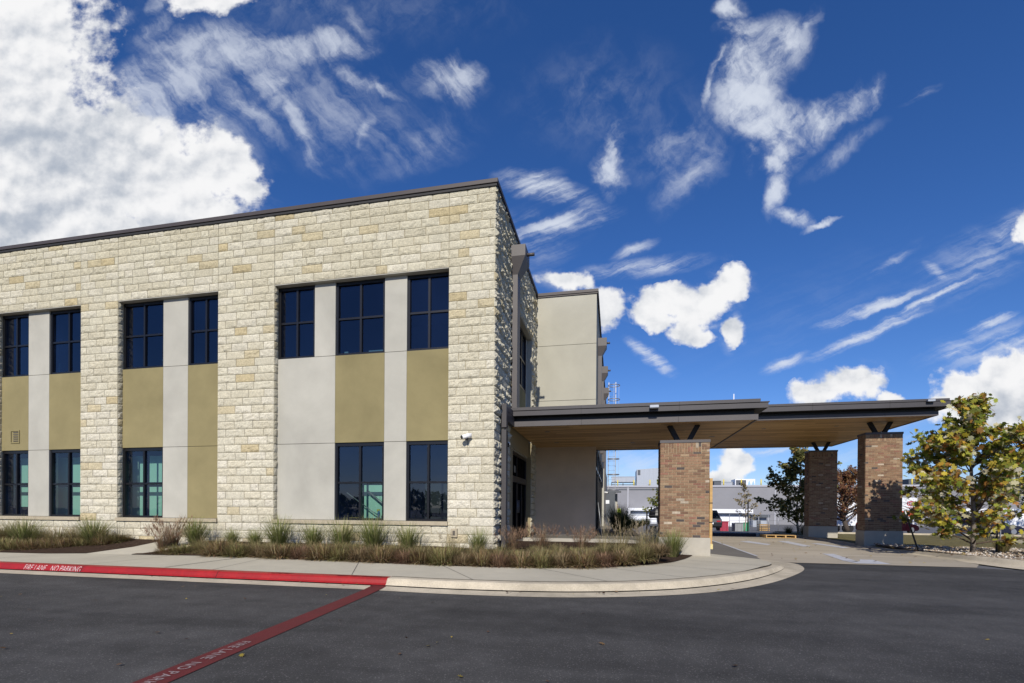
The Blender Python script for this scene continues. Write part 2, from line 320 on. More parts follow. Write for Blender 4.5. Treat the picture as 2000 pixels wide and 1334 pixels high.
    B = [(1425,15,30,40,80,.9),(1440,60,36,60,75,.8),(1470,120,92,90,0,1.0),(1510,90,90,70,0,.8),(1455,190,90,90,80,1.0),(1500,240,120,70,10,1.0),(1590,235,120,44,-18,.9),(1670,200,80,34,-42,.95),(1700,185,40,22,-50,.8),(1510,285,70,46,60,.8),
         (1398,120,16,90,20,.6),(1380,170,12,70,15,.45),(1505,325,46,26,20,.9),(1512,375,26,64,12,.85),(1550,425,60,22,15,.7),(1605,437,48,9,-22,.9),(1455,300,20,60,0,.4),(1640,290,120,26,-35,.3),
         (1190,320,30,100,8,.95),(1185,350,44,50,0,.9),(1310,280,150,80,-35,.27),(1345,340,130,50,-50,.36),(1170,200,230,150,0,.15),(1560,60,70,20,-60,.4),(1350,300,26,110,15,.3),(620,20,500,120,0,.14)]
    C = [(1060,375,120,36,14,.85),(1040,350,70,20,-10,.5),(1090,440,140,34,-12,.75),(1030,470,170,80,-25,.4),(1270,700,76,20,35,.85),(1250,525,160,26,-8,.6),(1235,490,60,16,-20,.5),(1440,640,44,16,70,.7),(1385,640,50,12,0,.4),
         (1700,600,150,15,-20,.95),(1690,652,165,16,-24,.95),(1820,578,170,10,-26,.75),(1530,710,62,16,-22,.7),(1740,510,80,16,-38,.4),(1825,528,40,18,35,.65),(1790,185,60,10,-28,.3),
         (1930,628,70,13,-20,.8),(1950,670,190,50,-12,.55),(1900,510,190,80,-30,.32),(1950,450,120,30,-40,.35),(1860,690,60,12,-15,.5),(1490,885,150,13,-6,.45),(1450,865,120,10,-4,.3),(1260,905,150,55,0,.3),(1110,880,200,40,0,.2),(1600,600,420,130,-20,.07),(1700,860,300,90,0,.25)]
    fa = math_('MULTIPLY_ADD', fib(Pc, 48, 2.4, .42, (1,9,0)), .5, math_('MULTIPLY', fib(Pc, -10, 1.5, 1.0, (6,3,0), 9), .5))
    fb = math_('MULTIPLY_ADD', fib(Pc, -48, 1.3, .42, (3,2,0)), .4, math_('MULTIPLY', fib(Pc, 60, 1.1, .8, (9,3,0), 9), .6))
    fc = math_('MULTIPLY_ADD', fib(Pd, -23, 3.2, .22, (5,5,0)), .6, math_('MULTIPLY', fib(Pd, 10, 1.2, .5, (2,8,0)), .4))
    def wisp(lst, f, vec):
        rd = blobs(vec, lst); rs = math_('MULTIPLY', rd, 1.55, clamp=True)
        x_ = math_('MULTIPLY', math_('POWER', rs, .9), math_('MULTIPLY_ADD', ramp(f, .34, .68), 1.15, math_('MULTIPLY', math_('POWER', rd, 1.5), .45)))
        return math_('SUBTRACT', 1.0, math_('POWER', 2.718, math_('MULTIPLY', math_('POWER', x_, 1.7), -1.75)))
    cira = math_('MAXIMUM', math_('MAXIMUM', math_('MULTIPLY', wisp(A, fa, Pc), .82), wisp(B, fb, Pc)), math_('MAXIMUM', wisp(C, fc, Pd), halo))
    cira = math_('MULTIPLY', math_('MULTIPLY', cira, .92), front)
    # shading of the heaped clouds: soft relief, greyer deep inside
    o1 = fib(P, 0, .75, .65, (7,2,0), 5, .5, 0); o2 = fib(P, 0, .75, .65, (7.10,2.22,0), 5, .5, 0)
    rel = math_('MULTIPLY', math_('SUBTRACT', o2, o1), 1.9)
    deep = blobs(P, [(90,290,330,150,12,1.3),(40,430,280,90,0,1.0),(-20,100,120,60,0,.4),(1330,645,70,30,0,.5),(1640,795,120,24,0,.8),(1950,800,140,60,0,.9),(300,450,150,60,0,.5),(1410,950,50,40,0,.6),(200,250,120,60,30,.4)])
    nd = fib(P, 10, 1.9, .9, (2,8,0), 5, .5, 0)
    nf = fib(P, 0, .22, .20, (4,4,0), 5, .55, 0)
    sh = math_('SUBTRACT', math_('ADD', math_('ADD', .80, rel), math_('ADD', math_('MULTIPLY', math_('SUBTRACT', nd, .5), 1.0), math_('MULTIPLY', math_('SUBTRACT', nf, .5), .35))), math_('MULTIPLY', deep, .52))
    sh = ramp(sh, -.35, 1.12)
    cm = _n(nt, 'ShaderNodeMix', data_type='RGBA'); cm.inputs[6].default_value = (4.9,5.5,6.5,1); cm.inputs[7].default_value = (10.9,10.9,11.0,1); L.new(sh, cm.inputs[0])
    m1 = _n(nt, 'ShaderNodeMix', data_type='RGBA'); L.new(cira, m1.inputs[0]); L.new(hs.outputs[0], m1.inputs[6]); m1.inputs[7].default_value = (8.6,9.2,10.3,1)
    m2 = _n(nt, 'ShaderNodeMix', data_type='RGBA'); L.new(cum_a, m2.inputs[0]); L.new(m1.outputs[2], m2.inputs[6]); L.new(cm.outputs[2], m2.inputs[7])
    L.new(m2.outputs[2], bg.inputs[0]); bg.inputs[1].default_value = .085
build_world()
world.cycles.sampling_method = 'MANUAL'; world.cycles.sample_map_resolution = 256
sun = bpy.data.lights.new('sun', 'SUN'); sun.energy = 4.9; sun.angle = R(.53); sun.color = (1, .935, .83)
so = bpy.data.objects.new('sun', sun); col.objects.link(so)
sd = Vector((math.sin(R(SUN_AZ))*math.cos(R(SUN_EL)), -math.cos(R(SUN_AZ))*math.cos(R(SUN_EL)), math.sin(R(SUN_EL))))
so.rotation_euler = sd.to_track_quat('Z', 'Y').to_euler()
sc.cycles.diffuse_bounces = 2; sc.cycles.max_bounces = 6
sc.view_settings.view_transform = 'Standard'; sc.view_settings.look = 'None'; sc.view_settings.exposure = 0

# ------------------------------------------------------------------ camera
EYE = 1.30
cam = bpy.data.cameras.new('camera'); cam.sensor_width = 36; cam.lens = 36*940.6/2000; cam.shift_y = (999.16-667)/2000; cam.clip_end = 2000; cam.clip_start = .05
co_ = bpy.data.objects.new('camera', cam); col.objects.link(co_); sc.camera = co_
yaw, pit, rol = .2082, -.0039, .0073
F = Vector((-math.sin(yaw), math.cos(yaw), 0)); Rt = Vector((math.cos(yaw), math.sin(yaw), 0)); U = Vector((0,0,1))
f2 = F*math.cos(pit) + U*math.sin(pit); u2 = U*math.cos(pit) - F*math.sin(pit)
r3 = Rt*math.cos(rol) + u2*math.sin(rol); u3 = u2*math.cos(rol) - Rt*math.sin(rol)
mt = Matrix((r3, u3, -f2)).transposed().to_4x4(); mt.translation = (0,0,EYE); co_.matrix_world = mt

# ------------------------------------------------------------------ ground
def sheet(name, pts, z, mat, kind='structure'):
    b = MB(); b.face([(x, y, z) for x, y in pts] if not hasattr(z, '__call__') else [(x, y, z(x, y)) for x, y in pts])
    return tag(b.build(name, mat), kind=kind)
b = MB()
def gz(x, y): return -.02 - (0 if y < 32 else min(.9, (y-32)*.035))
xs = [-400,-120,-60,-30,0,30,60,120,400]; ys = [-300,-60,-20,10,32,40,48,58,80,130,400]
for i in range(len(xs)-1):
    for j in range(len(ys)-1):
        b.face([(xs[i],ys[j],gz(0,ys[j])),(xs[i+1],ys[j],gz(0,ys[j])),(xs[i+1],ys[j+1],gz(0,ys[j+1])),(xs[i],ys[j+1],gz(0,ys[j+1]))])
tag(b.build('ground', M('yard paving', (.11,.11,.115), .95, var=.1, vs=.3, fine=.1, fs=20, stain=.1)), kind='structure')
sheet('road', [(-60,-40),(60,-40),(60,13.0),(9.5,13.0),(8.4,13.42),(4.2,13.45),(4.0,12.0),(2,9.5),(0,7.6),(-60,7.5)], 0, K['asphalt'])

def catmull(p, n=8):
    out = []
    for i in range(len(p)-1):
        a = p[max(i-1,0)]; b_ = p[i]; c = p[i+1]; d = p[min(i+2,len(p)-1)]
        for k in range(n):
            t = k/n
            out.append(tuple(.5*((2*b_[q]) + (-a[q]+c[q])*t + (2*a[q]-5*b_[q]+4*c[q]-d[q])*t*t + (-a[q]+3*b_[q]-3*c[q]+d[q])*t**3) for q in range(len(b_))))
    out.append(tuple(p[-1])); return out
# kerb stations: inner x,y | outer x,y | height
ST = [(-3.68,7.57,-3.68,7.03,.15),(-2.3,7.53,-2.26,6.99,.15),(-.78,7.70,-.63,7.16,.15),(.50,8.18,.79,7.70,.15),(1.42,8.84,1.82,8.42,.15),(2.28,9.76,2.73,9.42,.145),
      (3.05,10.95,3.57,10.72,.12),(3.55,12.05,4.2,11.95,.07),(3.78,13.0,4.45,13.0,.035),(3.82,13.9,4.33,13.5,.03)]
STR = [(x,7.57,x,7.05,.15) for x in [-40,-30,-20,-16,-14,-12,-11,-10,-9,-8,-7,-6,-5,-4.3,-3.68]]
STC = catmull(ST, 7)
prof = [(0,1,0),(.03,1,0),(.22,1,-.004),(.27,.93,0),(.31,.75,0),(.36,.35,0),(.41,.12,.004)]
def kerb_pts(s, top):
    ix, iy, ox, oy, h = s; res = []
    for t, hh, dz in prof: res.append((ix+(ox-ix)*t, iy+(oy-iy)*t, .018 + (h-.018)*hh + dz))
    return res
def strip(name, stations, mat, fn):
    b = MB()
    for a, c in zip(stations[:-1], stations[1:]):
        A = fn(a); B = fn(c)
        for k in range(len(A)-1): b.face([A[k+1], B[k+1], B[k], A[k]], smooth=False)
    return b.build(name, mat)
tag(strip('red_kerb', STR, K['red'], lambda s: kerb_pts(s, 1)), kind='structure')
red_kerb = col.objects['red_kerb']
tag(strip('kerb', STC, K['kerb'], lambda s: kerb_pts(s, 1)), kind='structure')
def gut(s):
    ix, iy, ox, oy, h = s; return [(ix+(ox-ix)*t, iy+(oy-iy)*t, z) for t, z in ((.41,.0215),(.55,.016),(.8,.008),(1.0,.006))]
tag(strip('gutter', STR + STC, K['kerb'], gut), kind='structure')
# end face of the red paint (closes the profile where paint stops)
# sidewalk
BE = [(-15.5,9.0),(-14.6,8.95),(-13.44,9.07),(-12.6,9.35)]                                  # left bed edge
WB = [(-11.33,9.42),(-10.2,9.55),(-8.95,9.66),(-6.65,9.50),(-4.11,9.30),(-1.96,9.33),(-.47,9.68),(.55,10.40),(1.2,11.1),(1.6,11.9),(1.85,12.6),(2.0,13.1)]
WBc = catmull(WB, 5)
b = MB()
inner = [(s[0], s[1]) for s in STR] + [(s[0], s[1]) for s in STC[1:]]
def resample(p, n):
    d = [0]
    for a, c in zip(p[:-1], p[1:]): d.append(d[-1] + math.dist(a, c))
    out = []
    for k in range(n):
        t = d[-1]*k/(n-1); j = max(i for i in range(len(d)) if d[i] <= t+1e-9); j = min(j, len(p)-2)
        u = (t-d[j])/max(1e-9, d[j+1]-d[j]); out.append((p[j][0]+(p[j+1][0]-p[j][0])*u, p[j][1]+(p[j+1][1]-p[j][1])*u))
    return out
sideA = resample([(-11.33,7.57),(-3.68,7.57)] + [(s[0], s[1]) for s in STC[1:]], 61)
sideB = resample(WBc + [(2.41,13.16),(2.45,13.9)], 61)
hA = [ .152 if y < 10.9 else max(.03, .152-(y-10.9)*.045) for x, y in sideA]
for k in range(60):
    b.face([(*sideA[k], hA[k]), (*sideA[k+1], hA[k+1]), (*sideB[k+1], .155), (*sideB[k], .155)])
b.face([(-40,7.57,.152),(-11.33,7.57,.152),(-11.33,9.42,.156),(-12.6,9.35,.156),(-13.44,9.07,.156),(-15.5,8.95,.156),(-40,8.9,.156)])
b.face([(-11.33,9.42,.156),(-10.6,10.0,.27),(-10.9,11.17,.36),(-12.35,11.17,.36),(-12.1,10.1,.27),(-12.6,9.35,.156)])
tag(b.build('sidewalk', K['concrete']), kind='structure')
# saw joints of the walk
b = MB()
def jl(p, q, w=.014, z=.160, zq=None):
    p = Vector((*p, z)); q = Vector((*q, zq or z)); d = (q-p).normalized(); n = Vector((-d.y, d.x, 0))*w/2
    b.face([p-n, q-n, q+n, p+n])
for x in [-37,-33,-29,-25,-21,-17.3,-14.9,-13.2,-10.15]: jl((x,7.6),(x+.0,9.3 if x>-12 else 8.9), .012)
jl((-8.35,7.60),(-8.35,9.62), .03)
for k in (13,22,29,36,41,46,51): jl(sideA[k], sideB[k], .011, hA[k]+.004, .160)
tag(b.build('sidewalk_joint', K['joint']), kind='structure')
b = MB(); rq = random.Random(12)
for a, c in zip(STC[:-1], STC[1:]):
    if a[1] > 12.6: break
    for (s0, w0) in ((a, c),):
        w_ = .012+.01*rq.random(); zz = (a[4] if a[1] < 10.9 else a[4])+.004; z2_ = c[4]+.004
        b.face([(a[0],a[1]-.004,zz),(c[0],c[1]-.004,z2_),(c[0],c[1]+w_,z2_+.003),(a[0],a[1]+w_,zz+.003)][::1])
tag(b.build('kerb_seam', M('dirt in the kerb seam', (.13,.11,.08), 1, var=.5, vs=8)), kind='structure')
# kerb joints on the painted part
b = MB()
for x in (-10.07,-7.0,-13.1,-16.2):
    A = kerb_pts((x,7.57,x,7.05,.15), 1); B = kerb_pts((x+.012,7.57,x+.012,7.05,.15), 1)
    for k in range(len(A)-1):
        b.face([(A[k+1][0],A[k+1][1]-.002,A[k+1][2]+.003),(B[k+1][0],B[k+1][1]-.002,B[k+1][2]+.003),(B[k][0],B[k][1]-.002,B[k][2]+.003),(A[k][0],A[k][1]-.002,A[k][2]+.003)])
b.build('joint_line', K['rubber'], red_kerb)
b = MB(); rnd = random.Random(5)
for x0, L_ in ((-6.0,.35),(-4.65,.34),(-4.2,.4)):
    for q in range(14):
        x = x0 + rnd.random()*L_; l = .06+rnd.random()*.12; y = 7.47 - rnd.random()*.03 + (x-x0)*.05
        b.face([(x,y,.1525),(x+l,y+.02,.1525),(x+l,y+.028,.1525),(x,y+.010,.1525)])
b.build('tyre_scuff', K['rubber'], red_kerb)

# kerb lettering and line lettering
def text(body, size, mat, parent, name='lettering', sx=1, align='LEFT', off=0, extr=0):
    cu = bpy.data.curves.new(name, 'FONT'); cu.body = body; cu.size = size; cu.align_x = align; cu.offset = off; cu.extrude = extr; cu.space_character = 1.05
    o = bpy.data.objects.new(name, cu); col.objects.link(o); bpy.context.view_layer.update()
    me = bpy.data.meshes.new_from_object(o.evaluated_get(bpy.context.evaluated_depsgraph_get())); bpy.data.objects.remove(o)
    for v in me.vertices: v.co.x *= sx
    me.materials.clear(); me.materials.append(mat); o = bpy.data.objects.new(name, me); col.objects.link(o)
    if parent is not None: o.parent = parent
    return o
t = text('FIRE LANE   NO PARKING', .175, K['white_paint'], red_kerb, off=-.004)
w = max(v.co.x for v in t.data.vertices)
for v in t.data.vertices: v.co.x *= 1.42/w
# face between (y=7.43,z=.142) and (7.365,z=.035)
t.matrix_world = Matrix.Translation((-11.50, 7.362, .030)) @ Matrix(((1,0,0),(0,math.cos(R(60)),-math.sin(R(60))),(0,math.sin(R(60)),math.cos(R(60))))).to_4x4() @ Matrix.Translation((0,0,.005))

lp = [(-3.79+.0,7.42),(-2.45-.25,-3.5)]
b = MB()
def line_x(y): return -3.80 + (7.42-y)*.1035
ysl = [7.36, 7.25, 7.16, 7.05, 6.5, 5, 4, 3, 2, 0, -3]
zl = {7.36:.030, 7.25:.021, 7.16:.017, 7.05:.012}
for a, c in zip(ysl[:-1], ysl[1:]):
    za, zc = zl.get(a,.006), zl.get(c,.006)
    b.face([(line_x(c)-.13,c,zc),(line_x(c)+.13,c,zc),(line_x(a)+.13,a,za),(line_x(a)-.13,a,za)])
red_line = tag(b.build('red_line', K['red_line']), kind='structure')
ang = math.atan2(-1, .1035)   # reading direction runs towards the viewer
t = text('FIRE LANE  NO PARKING', .135, K['white_worn'], red_line)
w = max(v.co.x for v in t.data.vertices)
for v in t.data.vertices: v.co.x *= 1.38/w
t.matrix_world = Matrix.Translation((line_x(4.02)-.052, 4.02, .011)) @ Matrix.Rotation(ang, 4, 'Z')

# planting beds (mulch), with slight unevenness
def bed(name, front, back, zf, zb, mat, nx=60, ny=8, amp=.02):
    A = resample(front, nx); B = resample(back, nx); b = MB(); g = []
    for i in range(nx):
        row = []
        for j in range(ny):
            t = j/(ny-1); x = A[i][0]+(B[i][0]-A[i][0])*t; y = A[i][1]+(B[i][1]-A[i][1])*t
            z = zf+(zb-zf)*t + amp*noise.noise(Vector((x*3, y*3, 1)))*(1 if 0 < j < ny-1 else .2); row.append((x, y, z))
        g.append(row)
    for i in range(nx-1):
        for j in range(ny-1): b.face([g[i][j], g[i+1][j], g[i+1][j+1], g[i][j+1]], smooth=True)
    return tag(b.build(name, mat), kind='structure')
bed('planting_bed', [(-24,8.93),(-15.5,8.93),(-13.44,9.05),(-12.6,9.35),(-12.1,10.1)], [(-24,11.2),(-18,11.2),(-15.5,11.2),(-12.36,11.2)], .165, .40, K['mulch'])
bed('planting_bed', WBc, [(-10.9,11.2),(-8,11.2),(-5,11.2),(-2.7,11.2)], .165, .40, K['mulch'])
bed('planting_bed', [(-2.9,9.9),(-.5,10.3),(1.0,11.6),(1.75,13.1)], [(-2.81,13.4),(-1,13.4),(.7,13.35),(1.2,13.3)], .27, .42, K['mulch'])

# drive under the big canopy
sheet('driveway', [(3.8,13.4),(8.4,13.4),(8.95,14.2),(9.2,15.8),(9.0,17.5),(8.95,31),(4.2,31),(4.1,18),(3.95,14.9)], .012, K['concrete_drive'])
sheet('driveway', [(2.43,13.9),(3.85,13.9),(3.98,14.9),(4.12,18),(4.2,31),(2.43,31)], .020, K['concrete_dark'])
sheet('driveway_stripe', [(3.98,14.95),(4.06,14.95),(4.22,20),(4.3,31),(4.20,31),(4.12,20)], .026, K['stripe'])
b = MB()
for q in ([(5.25,22.1),(5.75,20.0),(6.05,20.6),(5.75,22.6)],[(7.0,23.0),(6.85,19.6),(7.25,19.9),(7.45,23.0)][::-1],[(7.85,21.7),(8.0,19.2),(8.35,19.5),(8.2,21.9)][::-1],
          [(6.30,16.5),(5.95,14.3),(6.2,14.0),(6.62,16.5)][::-1],[(5.95,14.3),(5.98,13.62),(6.75,13.62),(6.85,14.75),(6.55,14.75),(6.3,14.2)]):
    b.face([(x,y,.018) for x,y in q])
for o in [b.build('crosswalk_marking', K['stripe'])]: tag(o, kind='structure')
# right-hand kerb and gravel bed
RS = [(9.30,31,9.05,31,.10),(9.30,24,9.05,24,.10),(9.28,19.8,9.02,19.8,.06),(9.28,17.5,8.98,17.3,.09),(9.42,16.0,9.05,15.7,.12),(9.58,15.0,9.05,14.4,.15),(9.95,13.9,9.25,13.2,.15),(10.6,13.0,9.9,12.3,.15),(12.0,12.1,11.5,11.45,.15),(16,11.3,15.8,10.7,.15),(40,9.0,40,8.4,.15)]
RC = catmull(RS, 6)
def rk(s):
    ix, iy, ox, oy, h = s
    return [(ix+(ox-ix)*t, iy+(oy-iy)*t, z) for t, z in ((0,h),(.28,h),(.40,h*.35),(.5,.02),(1.0,.010))]
b = MB()
for a, c in zip(RC[:-1], RC[1:]):
    A = rk(a); B = rk(c)
    for k in range(len(A)-1): b.face([A[k], B[k], B[k+1], A[k+1]])
tag(b.build('kerb', K['kerb']), kind='structure')
# lawn + gravel
sheet('lawn', [(9.0,31.2),(9.31,24),(9.29,19.7),(10.9,18.9),(60,17.5),(60,31),(9.0,31)], .06, K['lawn'])
gb = [(s[0], s[1]) for s in RC if s[1] < 19.9]
b = MB(); back = resample([(9.29,19.8),(10.9,19.0),(14,18.6),(40,17.5)], len(gb)); rr = random.Random(2)
NS = 7
for k in range(len(gb)-1):
    for j in range(NS):
        q = lambda i, t: (gb[i][0]+(back[i][0]-gb[i][0])*t, gb[i][1]+(back[i][1]-gb[i][1])*t, .10+.05*min(1, t*3)+.02*noise.noise(Vector((i, t*5, 0))))
        b.face([q(k,j/NS), q(k+1,j/NS), q(k+1,(j+1)/NS), q(k,(j+1)/NS)])
tag(b.build('gravel_bed', K['gravel_base']), kind='structure')
b = MB()
for i in range(5200):
    k = rr.random()**1.6*(len(gb)-2); j = int(k); u = k-j; t = rr.random()**1.5
    fx = gb[j][0]+(gb[j+1][0]-gb[j][0])*u; fy = gb[j][1]+(gb[j+1][1]-gb[j][1])*u; bx_ = back[j]; x = fx+(bx_[0]-fx)*t+rr.uniform(-.05,.05); y = fy+(bx_[1]-fy)*t
    if x > 15: continue
    s = rr.uniform(.018,.05); g = rr.choice(((.42,.36,.28),(.52,.46,.38),(.30,.23,.16),(.6,.56,.5),(.24,.17,.11),(.36,.28,.2)))
    z = .155; a = rr.random()*TAU; ca, sa = math.cos(a)*s, math.sin(a)*s; h = s*rr.uniform(.5,1.1)
    p = [(x+ca,y+sa,z),(x-sa*.7,y+ca*.7,z+h*.3),(x-ca,y-sa,z),(x+sa*.7,y-ca*.7,z+h*.2)]; tp = (x+rr.uniform(-.2,.2)*s,y,z+h)
    for q in range(4): b.face([p[q], p[(q+1)%4], tp][::-1], g)
tag(b.build('gravel', K['pebble']), 'loose tan and grey river pebbles between the right kerb and the lawn', 'gravel', kind='stuff')
# back lot lines
sheet('footpath', [(9.31,31.0),(60,31.0),(60,32.0),(9.31,32.0)], .075, K['concrete'])
b = MB(); b.box(9.31,60,30.8,30.98,-.02,.15); tag(b.build('kerb', K['kerb']), kind='structure')

# ------------------------------------------------------------------ stone cladding generator
def stone_col(r, wz=4.5):
    k = r.random()
    if k < .065: c = (.50,.44,.31)
    elif k < .09: c = (.47,.40,.26)
    elif k < .27: c = (.575,.545,.465)
    elif k < .60: c = (.55,.52,.43)
    else: c = (.53,.495,.40)
    f = r.uniform(.94,1.05)*(1.04-.15*wz/9); return (c[0]*f, c[1]*f*.985, c[2]*f*(.945-.05*wz/9))
CH = .2097; ZJ = 7.19
def cladding(b, o, ux, nx, u0, u1, z0, z1, seed, cell=.045, amp=.015, wmin=.46, wmax=.60):
    """rows of rock-faced blocks on the rectangle u0..u1 x z0..z1; o origin, ux along, nx outward"""
    r = random.Random(seed); o = Vector(o); ux = Vector(ux); nx = Vector(nx); J = .006
    k0 = math.floor((z0-ZJ)/CH - 1e-6); k1 = math.ceil((z1-ZJ)/CH + 1e-6)
    for k in range(k0, k1):
        a = max(z0, ZJ+k*CH); c = min(z1, ZJ+(k+1)*CH)
        if c-a < .03: continue
        cuts = [u0]; u = u0 + (r.uniform(.2,.32) if k % 2 else r.uniform(.42,.6))
        while u < u1-.12: cuts.append(u); u += r.uniform(wmin, wmax) if r.random() < .85 else r.uniform(.25,.42)
        cuts.append(u1)
        for p, q in zip(cuts[:-1], cuts[1:]):
            cc = stone_col(r, a); n1 = max(2, int((q-p)/cell)); n2 = max(2, int(round((c-a)/cell))); sd_ = r.random()*100
            am = amp*r.uniform(.5,1.2) if r.random() > .13 else amp*.15
            tilt = r.uniform(-.4,.4)*am; base = len(b.v)
            for i in range(n1+1):
                for j in range(n2+1):
                    s, t = i/n1, j/n2; uu = p+J+(q-p-2*J)*s; zz = a+J+(c-a-2*J)*t
                    ed = min(s, 1-s)*(q-p)/.05; et = min(t, 1-t)*(c-a)/.045; e = min(1, ed, et)
                    nn = noise.fractal(Vector((uu*8+sd_, zz*11, sd_)), .75, 2.1, 4)
                    d = .004 + e*(am*(.75+nn*1.1) + tilt*(s-.5)) if e > 0 else 0
                    b.v.append(tuple(o + ux*uu + nx*max(0, d) + Vector((0,0,zz))))
            for i in range(n1):
                for j in range(n2):
                    v0 = base+i*(n2+1)+j; q_ = (v0, v0+n2+1, v0+n2+2, v0+1)
                    b.f.append(q_); b.c.append(cc); b.m.append(0); b.sm.append(False)
            # sides of the block down to the mortar plane
            for (s0, s1, t0, t1) in ((p+J,q-J,a+J,a+J),(p+J,q-J,c-J,c-J)):
                A = o+ux*s0+Vector((0,0,t0)); B = o+ux*s1+Vector((0,0,t0)); b.face([A, B, B-nx*.02, A-nx*.02], cc)
            for s0 in (p+J, q-J):
                A = o+ux*s0+Vector((0,0,a+J)); B = o+ux*s0+Vector((0,0,c-J)); b.face([A, B, B-nx*.02, A-nx*.02], cc)

FY = 11.16; WY = 11.30; SX = -2.81; TOP = 9.02; SB = .90; HEAD = 7.19
office = thing('office_building', 'two storey office building clad in cream limestone with olive and grey stucco panels', 'building')
b = MB()
XZ = [-24,-18.52,-15.26,-13.92,-10.56,-8.81,-3.97,SX]
rec = {1,3,5}
for i in range(7):
    a, c = XZ[i], XZ[i+1]
    if i in rec:
        cladding(b, (0,FY,0), (1,0,0), (0,-1,0), a, c, HEAD, TOP, 10+i)
        cladding(b, (0,FY,0), (1,0,0), (0,-1,0), a, c, .1, SB, 30+i)
    else: cladding(b, (0,FY,0), (1,0,0), (0,-1,0), a, c, .1, TOP, 50+i)
# reveals on the left side of each recess (face +X)
for i in (1,3,5):
    cladding(b, (XZ[i],FY-.0,0), (0,1,0), (1,0,0), .012, .17, SB+.1, HEAD, 80+i, .04, .012, .4, .5)
# side wall facing the entrance: recess Y 13.4..16.45
cladding(b, (SX,0,0), (0,1,0), (1,0,0), FY-.015, 13.42, 3.6, TOP, 91, .03, .045)
cladding(b, (SX,0,0), (0,1,0), (1,0,0), 13.42, 16.45, HEAD, TOP, 92, .035, .045)
cladding(b, (SX,0,0), (0,1,0), (1,0,0), 16.45, 17.37, .45, TOP, 93, .035, .045)
cladding(b, (SX,0,0), (0,1,0), (1,0,0), FY-.015, 12.95, .1, 3.6, 94, .03, .045)
b.build('stone_wall', K['stone'], office)
# solid wall core behind the blocks (mortar colour)
b = MB(); g = .013
def wallq(x0, x1, z0, z1, y=FY): b.box(x0, x1, y+g, y+g+.12, z0, z1)
for i in range(7):
    a, c = XZ[i], XZ[i+1]
    if i in rec: wallq(a-.0, c, HEAD, TOP); wallq(a, c, 0, SB)
    else: b.box(a+(.014 if i else 0), c-(.013 if c < SX else .013), FY+g, FY+.3, 0, TOP)
b.box(SX-.3, SX-g, FY+.3, 13.42, 0, TOP); b.box(SX-.3, SX-g, 13.42, 16.45, HEAD, TOP); b.box(SX-.3, SX-g, 16.45, 17.37, 0, TOP)
b.box(SX-.3, SX-g, 13.42, 16.0, 3.05, 3.9)
b.build('wall_core', K['mortar'], office)

# stucco panels and windows inside the recesses -------------------------------------------------
zs = {'s': SB+.10, 'l': 3.0, 'u': 5.27, 'h': HEAD}
panels = MB(); olives = MB(); joints = MB()
def pan(mb, x0, x1, z0, z1):
    q = MB(); q.box(x0, x1, WY, WY+.25, z0+.006, z1-.006); q.build('olive_panel' if mb is olives else 'grey_panel', K['olive'] if mb is olives else K['stucco'], office)
# recess 1
pan(panels,-8.81,-7.11,zs['s'],zs['l']); pan(panels,-8.81,-7.11,zs['l'],zs['u']); pan(panels,-7.71,-7.11,zs['u'],HEAD)
for a, c in ((zs['s'],zs['l']),(zs['l'],zs['u']),(zs['u'],HEAD)): pan(panels,-5.72,-5.12,a,c)
pan(olives,-7.105,-5.725,zs['l'],zs['u']); pan(olives,-5.115,-3.97,zs['l'],zs['u'])
# recess 2
for a, c in ((zs['s'],zs['l']),(zs['l'],zs['u']),(zs['u'],HEAD)): pan(panels,-12.5,-11.67,a,c)
pan(olives,-13.92,-12.505,zs['l'],zs['u']); pan(olives,-11.665,-10.56,zs['l'],zs['u']); pan(olives,-11.665,-10.56,zs['s'],zs['l'])
# recess 3
for a, c in ((zs['s'],zs['l']),(zs['l'],zs['u']),(zs['u'],HEAD)): pan(panels,-17.44,-16.64,a,c)
pan(olives,-18.52,-17.445,zs['l'],zs['u']); pan(olives,-16.635,-15.26,zs['l'],zs['u'])
for a, c in ((-8.81,-7.11),(-5.72,-5.12),(-12.5,-11.67),(-17.44,-16.64)):
    for z in (zs['l'], zs['u']): joints = MB(); joints.box(a, c, WY+.02, WY+.2, z-.006, z+.006); joints.build('panel_joint', K['joint'], office)
joints = MB(); joints.box(-11.665,-10.56,WY+.02,WY+.2,zs['l']-.006,zs['l']+.006)
joints.build('panel_joint', K['joint'], office)
def slab(x0, x1, y0, y1, z0, z1, name, mat, parent=office):
    q = MB(); q.box(x0, x1, y0, y1, z0, z1); return q.build(name, mat, parent)
